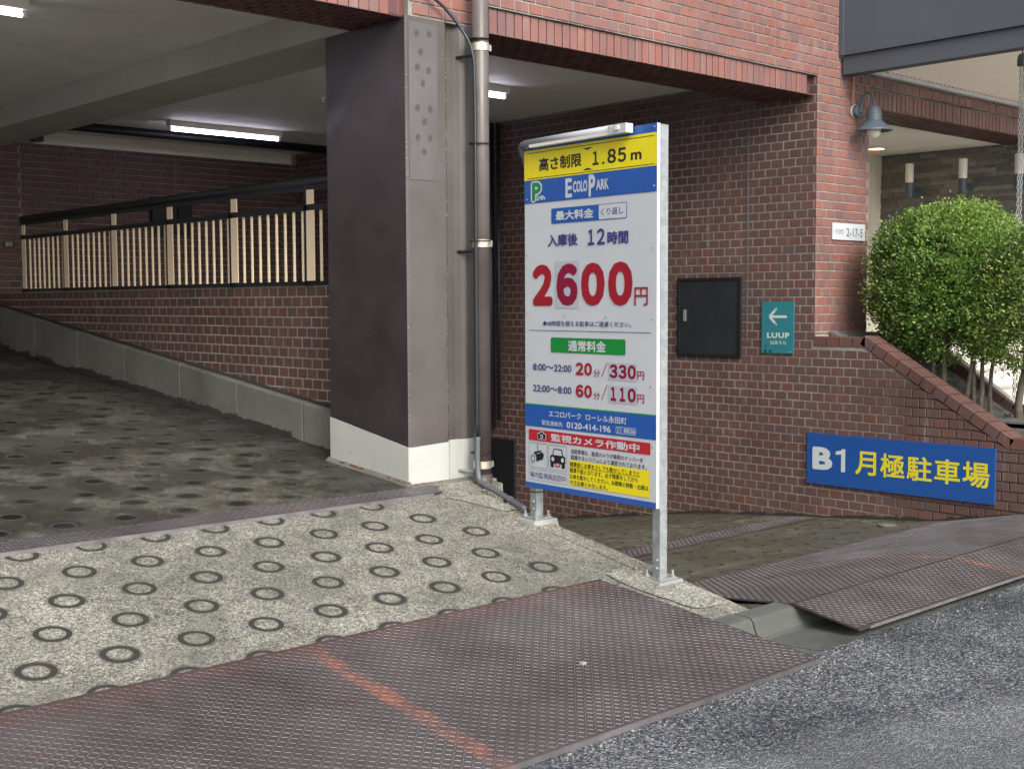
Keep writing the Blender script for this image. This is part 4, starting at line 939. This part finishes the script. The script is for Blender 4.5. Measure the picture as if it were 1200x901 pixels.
# tube light over the top edge
mb = MB(); a = FA.pt(.05, 1.868, .035); b = FA.pt(.730, 1.874, .035); mb.tube([a, b], .021, 16); mb.build('lamp_tube', M['s_grey'].copy(), sign, smooth=True)
bpy.data.objects[-1] if False else None
gl = mat('lamp_cover_grey', (.36, .38, .42), .4)
for o in C.objects:
    if o.name.startswith('lamp_tube'): o.data.materials[0] = gl
mb = MB(); mb.frame(FA.pt(.10, 1.842, .018), (FA.pt(.74, 1.845, .018)-FA.pt(.10, 1.842, .018)), sn*.035, Vector((0, 0, .016))); mb.build('lamp_tray', M['fix'], sign)
mb = MB(); mb.frame(FA.pt(.725, 1.845, .010), FA.pt(.845, 1.845, .010)-FA.pt(.725, 1.845, .010), sn*.050, Vector((0, 0, .046))); cpp = mb.build('lamp_end_box', M['s_white'], sign)
mb = MB(); p = FA.pt(.79, 1.872, .061); mb.tube([p, p+sn*.012], .013, 10); mb.tube([FA.pt(.74, 1.885, .061), FA.pt(.74, 1.885, .064)], .004, 6); mb.build('end_knob', M['fix'], cpp)
mb = MB(); mb.tube(arc([FA.pt(.055, 1.868, .035), FA.pt(.015, 1.862, .030), FA.pt(-.012, 1.835, .01), FA.pt(-.018, 1.79, -.02), FA.pt(-.006, 1.70, -.035)]), .017, 10); mb.build('feed_conduit', M['conduit'], sign, smooth=True)

# ================================================================ WALL SIGNS AND BOXES
t_ = thing('poster', 'teal poster with a white left arrow and LUUP lettering on the side wall', 'poster', (X2, 6.05, -.43))
mb = MB(); mb.box((X2-.014, 5.895, -.432), (X2-.006, 6.210, -.009)); pn = mb.build('board', M['teal'], t_)
f2 = Face(pn, (X2-.014, 6.210, -.432), (0, -1, 0), (-1, 0, 0))
f2.polys('arrow', [rounded(.085, .290, .250, .311, .010)], .001, M['teal_txt'])
for sg in (1, -1):
    a, b = (.078, .300), (.144, .300+sg*.063); dx, dy = b[0]-a[0], b[1]-a[1]; l = math.hypot(dx, dy); nx_, ny_ = -dy/l*.0105, dx/l*.0105
    f2.polys('arrow', [[(a[0]+nx_, a[1]+ny_), (a[0]-nx_, a[1]-ny_), (b[0]-nx_, b[1]-ny_), (b[0]+nx_, b[1]+ny_)], circ(b[0], b[1], .0105, n=12)], .0014+.0003*sg, M['teal_txt'])
f2.text('LUUP', .055, .124, .276, .170, .001, M['teal_txt'], .042, spacing=1.12); f2.text('はあちら', .088, .072, .244, .104, .001, M['teal_txt'], .015)
f2.polys('print_mark', [rounded(.028, .006, .048, .024, .003), rounded(.076, .008, .100, .022, .003), [(.040, .03), (.043, .03), (.043, .07), (.040, .07)]], .001, M['s_black']); f2.text('LUUP', .262, .010, .300, .017, .001, M['teal_txt'], 0)
t_ = thing('wall_sign', 'blue sign reading B1 in white and monthly parking in yellow characters on the side wall', 'sign', (X2, 4.96, -1.47))
mb = MB(); mb.box((X2-.022, 4.168, -1.472), (X2-.006, 5.750, -1.064)); pn = mb.build('board', M['b_blue'], t_)
f3 = Face(pn, (X2-.022, 5.750, -1.472), (0, -1, 0), (-1, 0, 0)); v0, v1 = .115, .300
f3.text('B', .053, .118, .238, .300, .001, M['b_white'], .05); f3.poly('lettering', [(.318, .117), (.355, .117), (.355, .300), (.325, .300), (.318, .288), (.268, .276), (.268, .250), (.318, .256)], .001, M['b_white'])
for ch_, a, b in (('月', .447, .628), ('極', .665, .869), ('駐', .889, 1.094), ('車', 1.114, 1.317), ('場', 1.336, 1.542)): f3.text(ch_, a, v0-.002, b, v1-.002, .001, M['b_yellow'], .024)
t_ = thing('electrical_cabinet', 'flush black metal cabinet with a small latch on the side wall', 'cabinet', (X2, 6.77, -.48))
mb = MB(); mb.box((X2-.02, 6.424, -.482), (X2+.01, 7.113, -.46)); mb.box((X2-.02, 6.424, .178), (X2+.01, 7.113, .200)); mb.box((X2-.02, 6.424, -.46), (X2+.01, 6.446, .178)); mb.box((X2-.02, 7.091, -.46), (X2+.01, 7.113, .178)); mb.build('frame', M['black'], t_)
mb = MB(); mb.box((X2-.013, 6.448, -.458), (X2+.01, 7.089, .176)); dr = mb.build('door', M['blackbox'], t_)
mb = MB(); mb.box((X2-.021, 7.015, -.175), (X2-.0135, 7.045, -.075)); hd = mb.build('latch', M['galv'], dr)
t_ = thing('address_plate', 'white street address plate on the front of the brick pier', 'plate', (9.03, YF, .49))
mb = MB(); mb.box((8.795, YF-.014, .492), (9.28, YF-.006, .628)); pn = mb.build('board', M['s_white'], t_)
f4 = Face(pn, (8.795, YF-.014, .492), (1, 0, 0), (0, -1, 0)); f4.text('永田町', .035, .045, .165, .088, .001, M['s_grey'], .0); f4.text('2-17-5', .205, .030, .445, .098, .001, M['s_black'], .0)
f4.polys('fixing', [circ(.015, .068, .006), circ(.470, .068, .006)], .001, M['stud'])

# ================================================================ CANOPY, LAMPS, CHAIN
cn = thing('canopy', 'blue-grey steel edge beam and pale corrugated roof over the entrance', 'canopy', (10.5, 4.3, 1.8))
mb = MB(); mb.box((8.88, 2.6, 1.965), (8.95, YF-.03, 2.75)); mb.box((8.87, 5.66, 1.965), (8.885, YF-.004, 2.75)); mb.build('upper_fascia', M['grey_beam'], cn)
mb = MB(); mb.box((8.905, 2.6, 1.815), (9.03, YF-.02, 1.963)); mb.build('lower_fascia', M['grey_beam'], cn)
mb = MB(); n_y = 14; rows = []
prof_y = [(YF-.03-(2.9*(i/n_y)), 1.925+.42*(1-(1-i/n_y)**2.2)) for i in range(n_y+1)]
nxs = 66*6
for i, (y, z) in enumerate(prof_y):
    for j in range(nxs+1):
        x = 9.03+j*(4.9/nxs); mb.v.append((x, y, z+.016*math.sin(j/6*2*math.pi)))
for i in range(n_y):
    for j in range(nxs):
        a = i*(nxs+1)+j; mb.f.append((a, a+1, a+nxs+2, a+nxs+1)); mb.m.append(0); mb.c.append(.5)
mb.build('corrugated_sheet', M['corr'], cn, smooth=True)
mb = MB(); mb.box((9.05, YF-.055, 1.868), (13.0, YF-.004, 1.898)); mb.build('wall_trim', M['s_white'], cn)
mb = MB(); mb.box((9.058, YF-.022, 1.60), (9.078, YF-.004, 1.865)); tag(mb.build('lamp_conduit', M['copper']), 'short copper-brown conduit above the gooseneck lamp', 'conduit')
t_ = thing('gooseneck_lamp', 'blue-grey gooseneck wall lamp with a white globe on the brick pier', 'wall lamp', (9.11, YF, 1.54))
LX, LY = 9.12, 5.52
mb = MB(); mb.tube([(LX-.005, YF-.002, 1.545), (LX-.005, YF-.012, 1.545)], .058, 22); mb.build('backing_ring', M['fix'], t_)
mb = MB(); mb.tube([(LX-.005, YF-.012, 1.545), (LX-.005, YF-.045, 1.545), (LX-.005, YF-.05, 1.545)], [.055, .052, .040], 22); mb.tube([(LX, YF-.045, 1.545), (LX, YF-.062, 1.545)], .022, 12); mb.build('wall_rose', M['lampmetal'], t_)
mb = MB(); mb.tube(arc([(LX, YF-.055, 1.53), (LX, YF-.06, 1.60), (LX, YF-.075, 1.655), (LX, YF-.115, 1.682), (LX, YF-.155, 1.662), (LX, YF-.178, 1.61), (LX, LY, 1.56)]), .0105, 10); mb.build('swan_neck', M['lampmetal'], t_, smooth=True)
mb = MB(); mb.lathe((LX, LY, 1.37), [(.0, .212), (.02, .210), (.042, .195), (.055, .168), (.060, .145), (.0605, .143), (.0605, .139), (.060, .137), (.062, .085), (.075, .070), (.145, .010), (.147, .0), (.140, .003), (.070, .060)], 26); sh_ = mb.build('shade', M['lampmetal'], t_, smooth=False)
mb = MB(); mb.lathe((LX, LY, 1.368), [(.143, .003), (.070, .062), (.0, .064)], 26); mb.build('reflector', M['s_white'], sh_)
mb = MB(); mb.lathe((LX, LY, 1.37), [(0, -.058), (.022, -.054), (.042, -.040), (.054, -.018), (.058, .005), (.054, .03), (.040, .055)], 20); mb.build('globe', M['glass_o'], t_, smooth=True)
sc_l = ['two-tone cylinder wall lamp on the slate wall, nearest the brick pier', 'middle of the three cylinder wall lamps on the slate wall', 'cylinder wall lamp on the slate wall beside the hanging chain']
for (y, lab) in zip((7.15, 6.53, 5.92), sc_l):
    t_ = thing('wall_sconce', lab, 'wall lamp', (12.5, y, 1.15), 'cylinder lamps on the slate wall'); x = 12.55
    mb = MB(); mb.lathe((x, y, 1.115), [(0, 0), (.045, 0), (.045, .165)], 18); mb.build('lower_body', M['lampmetal'], t_, smooth=False)
    mb = MB(); mb.lathe((x, y, 1.115), [(.0445, .166), (.0445, .365), (.040, .372), (0, .372)], 18); mb.build('opal_shade', M['sconce_w'], t_)
    mb = MB(); mb.tube([(x+.03, y, 1.20), (12.715, y, 1.20)], .012, 8); mb.tube([(12.69, y, 1.20), (12.712, y, 1.20)], .045, 14); mb.build('wall_bracket', M['lampmetal'], t_)
t_ = thing('rain_chain', 'silver rain chain hanging from a dark cup under the canopy', 'chain', (9.75, 4.6, 1.9))
mb = MB(); mb.lathe((9.765, 4.6, 1.845), [(.040, 0), (.040, .05), (.030, .085), (.0, .10)], 14); mb.tube([(9.765, 4.6, 1.93), (9.765, 4.6, 2.17)], .006, 6); mb.build('cup', M['lampmetal'], t_)
mb = MB(); z = 1.85; i = 0
chm = mat('chain_steel', (.55, .56, .56), .4, .5)
while z > -.95:
    for off in (-.012, .012):
        pts = []; ph = i % 2
        for k in range(11):
            a = 2*math.pi*k/10; u_, v_ = .009*math.cos(a), .021*math.sin(a)
            d_ = Vector((.707, -.707, 0)) if (ph if off < 0 else 1-ph) else Vector((.707, .707, 0))
            pts.append(Vector((9.765, 4.6, z))+Vector((.73, -.68, 0))*off+d_*u_+Vector((0, 0, v_)))
        mb.tube(pts, .0032, 4, cap=False)
    z -= .033; i += 1
mb.build('chain_links', chm, t_)

# ================================================================ PLANTER, STEPS, SHRUBS
pt_ = thing('planter', 'sloping brick planter bed holding the clipped shrubs', 'planter', (9.2, 4.6, -1.2))
def soilz(y): return -.90 if y < 4.45 else (-.90+(y-4.45)*.62 if y < 5.5 else -.25)
mb = MB()
for a, b in ((2.0, 4.3), (4.3, 4.45), (4.45, 5.0), (5.0, 5.69)):
    mb.mesh([(X2+.2, a, -1.6), (9.5, a, -1.6), (9.5, b, -1.6), (X2+.2, b, -1.6), (X2+.2, a, soilz(a)), (9.5, a, soilz(a)-.02), (9.5, b, soilz(b)-.02), (X2+.2, b, soilz(b))], [(4,5,6,7),(0,1,5,4),(1,2,6,5),(2,3,7,6),(3,0,4,7)])
mb.build('soil', M['soil'], pt_)
mb = MB(); mb.box((X2+.2, 3.0, -.93), (9.48, 4.32, -.885)); mb.build('mortar_cap', M['gutter'], pt_)
def pwz(y): return -.84 if y < 4.50 else min(-.84+(y-4.50)*.685, -.06)
mb = MB()
for a, b in ((2.2, 4.50), (4.50, 5.64)):
    mb.mesh([(9.5, a, -1.7), (9.62, a, -1.7), (9.62, b, -1.7), (9.5, b, -1.7), (9.5, a, pwz(a)-.04), (9.62, a, pwz(a)-.04), (9.62, b, pwz(b)-.04), (9.5, b, pwz(b)-.04)], [(4,5,6,7),(0,1,5,4),(1,2,6,5),(2,3,7,6),(3,0,4,7)])
mb.build('inner_wall', M['mort_r'], pt_)
for i in range(12):
    ang = math.atan(.685); y = 4.50+i*.118*math.cos(ang); z = pwz(4.5)-.04+i*.118*math.sin(ang)
    ey = Vector((0, math.cos(ang), math.sin(ang))); ez = Vector((0, -math.sin(ang), math.cos(ang)))
    if y < 5.6:
        mb = MB(); mb.frame((9.492, y, z), (.06, 0, 0), ey*.108, ez*.055); mb.build('coping_brick', M['brick_i'], pt_)
        mb = MB(); mb.frame((9.556, y, z), (.07, 0, 0), ey*.108, ez*.055); mb.build('coping_brick', M['pave'], pt_)
        for r_ in range(4):
            mb = MB(); mb.frame((9.490, y+.03*r_, z-.075-.075*r_), (.012, 0, 0), ey*.108, ez*.062); mb.build('brick', M['brick_r'], pt_)
for i in range(8):
    mb = MB(); mb.frame((9.492, 4.50-(i+1)*.118, -.88), (.13, 0, 0), (0, .108, 0), (0, 0, .055)); mb.build('coping_brick', M['brick_i'], pt_)
mb = MB()
for i in range(60):                      # rubble and litter on the soil
    y = random.uniform(4.3, 5.4); x = random.uniform(8.82, 9.45); s_ = random.uniform(.006, .022)
    mb.mesh([(x-s_, y-s_, soilz(y)-.01), (x+s_, y-s_, soilz(y)-.01), (x+s_, y+s_, soilz(y)-.01), (x-s_, y+s_, soilz(y)-.01), (x-s_*.5, y-s_*.6, soilz(y)+s_), (x+s_*.6, y-s_*.4, soilz(y)+s_*.8), (x+s_*.4, y+s_*.6, soilz(y)+s_), (x-s_*.6, y+s_*.4, soilz(y)+s_*.9)], [(4,5,6,7),(0,1,5,4),(1,2,6,5),(2,3,7,6),(3,0,4,7)])
mb.build('rubble', M['gutter'], pt_, kind='stuff')
stp = MB(); n_s = 9
for i in range(n_s):
    y0 = 3.6+i*.245; z1 = -1.53+(i+1)*.13
    stp.box((9.63, y0, z1-.6), (12.73, y0+.245 if i < n_s-1 else 7.6, z1))
so_ = stp.build('entrance_steps', M['pave'], kind='structure')
jm = MB()
for i in range(n_s):
    y0 = 3.6+i*.245; z1 = -1.53+(i+1)*.13
    for x in [9.63+.3*k for k in range(1, 11)]: jm.box((x, y0-.0005, z1-.13), (x+.006, y0+.244, z1+.0006))
    jm.box((9.63, y0+.236, z1-.001), (12.7, y0+.242, z1+.0006))
jm.build('step_joint', M['gutter'], so_)

def shrub(label, cx, cy, cz, rx, ry, rz, nleaf, stems, seed):
    rnd = random.Random(seed)
    t = thing('clipped_shrub', label, 'shrub', (stems[0][0], stems[0][1], soilz(stems[0][1])))
    mb = MB()
    for (x, y, lean, r) in stems:
        z0 = soilz(y)-.03; top = cz-.05
        pts = []; K = 6
        for k in range(K+1):
            q = k/K; pts.append((x+lean[0]*q+rnd.uniform(-.012, .012), y+lean[1]*q+rnd.uniform(-.012, .012), z0+(top-z0)*q))
        mb.tube(pts, [r*(1.25 if k == 0 else 1-.45*k/K) for k in range(K+1)], 8)
        for _ in range(5):
            q = rnd.uniform(.7, .99); p = Vector(pts[int(q*K)]); a = rnd.uniform(0, 6.28); l = rnd.uniform(.15, .32)
            if k > 99: continue
            mb.tube([p, p+Vector((math.cos(a)*l*.5, math.sin(a)*l*.5, l*.5)), p+Vector((math.cos(a)*l, math.sin(a)*l, l*1.1))], [r*.42, r*.3, r*.15], 5)
    tr_ = mb.build('trunk', M['bark'], t, smooth=True)
    lv = MB(); tw = MB()
    # clump centres spread over and inside the clipped dome
    clumps = []
    for i in range(int(nleaf/26)):
        a = rnd.uniform(0, 2*math.pi); cz_ = rnd.uniform(-1, 1); s_ = math.sqrt(1-cz_*cz_); rad = (1-abs(rnd.gauss(0, .10))) if rnd.random() < .8 else rnd.uniform(.45, .9)
        e_ = .86                                    # clipped dome
        def pw(v, e): return math.copysign(abs(v)**e, v)
        ux, uy, uz = pw(s_*math.cos(a), e_), pw(s_*math.sin(a), e_), pw(cz_, .9)
        if uz < -.6 and rnd.random() < .4: continue
        p = Vector((cx+ux*rx*rad, cy+uy*ry*rad, cz+uz*rz*rad+rnd.gauss(0, .008)))
        clumps.append((p, Vector((ux/rx, uy/ry, uz/rz)).normalized(), rnd.random()))
    for p, nrm, tone in clumps:
        up = (nrm+Vector((0, 0, .55))).normalized()
        for j in range(26):
            q = p+Vector((rnd.gauss(0, .036), rnd.gauss(0, .036), rnd.gauss(0, .026)))+up*rnd.uniform(-.02, .03)
            dirn = (up+Vector((rnd.uniform(-1, 1), rnd.uniform(-1, 1), rnd.uniform(-.7, .7)))*.95).normalized()
            side = dirn.cross(Vector((rnd.uniform(-1, 1), rnd.uniform(-1, 1), rnd.uniform(-1, 1)))).normalized()
            L = rnd.uniform(.017, .034); W = L*.30
            lv.cv = min(.99, max(0, .22+.42*tone+rnd.uniform(-.2, .22)+(.12 if q.z > cz+rz*.3 else 0)+(.16 if rnd.random() < .025 else 0)))
            nn = dirn.cross(side)
            lv.poly([q, q+dirn*L*.5+side*W+nn*.002, q+dirn*L, q+dirn*L*.5-side*W+nn*.002])
    for i in range(60):
        a = rnd.uniform(0, 6.28); zz = rnd.uniform(-.6, .6); r_ = rnd.uniform(.3, .9)
        q = Vector((cx+math.cos(a)*rx*r_, cy+math.sin(a)*ry*r_, cz+zz*rz)); c_ = Vector((cx, cy, cz-rz*.7))
        tw.tube([c_+(q-c_)*.35+Vector((rnd.uniform(-.05, .05), rnd.uniform(-.05, .05), 0)), q], [.006, .0025], 4, cap=False)
    tw.build('twigs', M['bark'], t, kind='stuff')
    lv.build('crown', M['leaf'], t)
shrub('leftmost clipped green shrub in the planter, against the brick pier', 9.20, 5.07, .14, .40, .43, .54, 44000,
      [(9.02, 5.20, (.03, -.02), .021), (9.06, 4.93, (.02, .05), .016), (9.05, 4.84, (.03, .02), .021)], 3)
shrub('middle clipped shrub on a cluster of thin trunks in the planter', 9.17, 4.80, .14, .43, .52, .61, 46000,
      [(9.10, 4.60, (.04, .05), .020), (9.10, 4.55, (.02, .02), .019), (9.12, 4.50, (.06, -.05), .018), (9.05, 4.66, (.10, -.1), .018)], 5)
shrub('rightmost clipped shrub with reddish new leaves beside the hanging chain', 9.20, 4.20, .0, .44, .54, .53, 44000,
      [(9.15, 4.28, (.02, -.06), .032), (9.2, 4.2, (.05, -.15), .022)], 9)
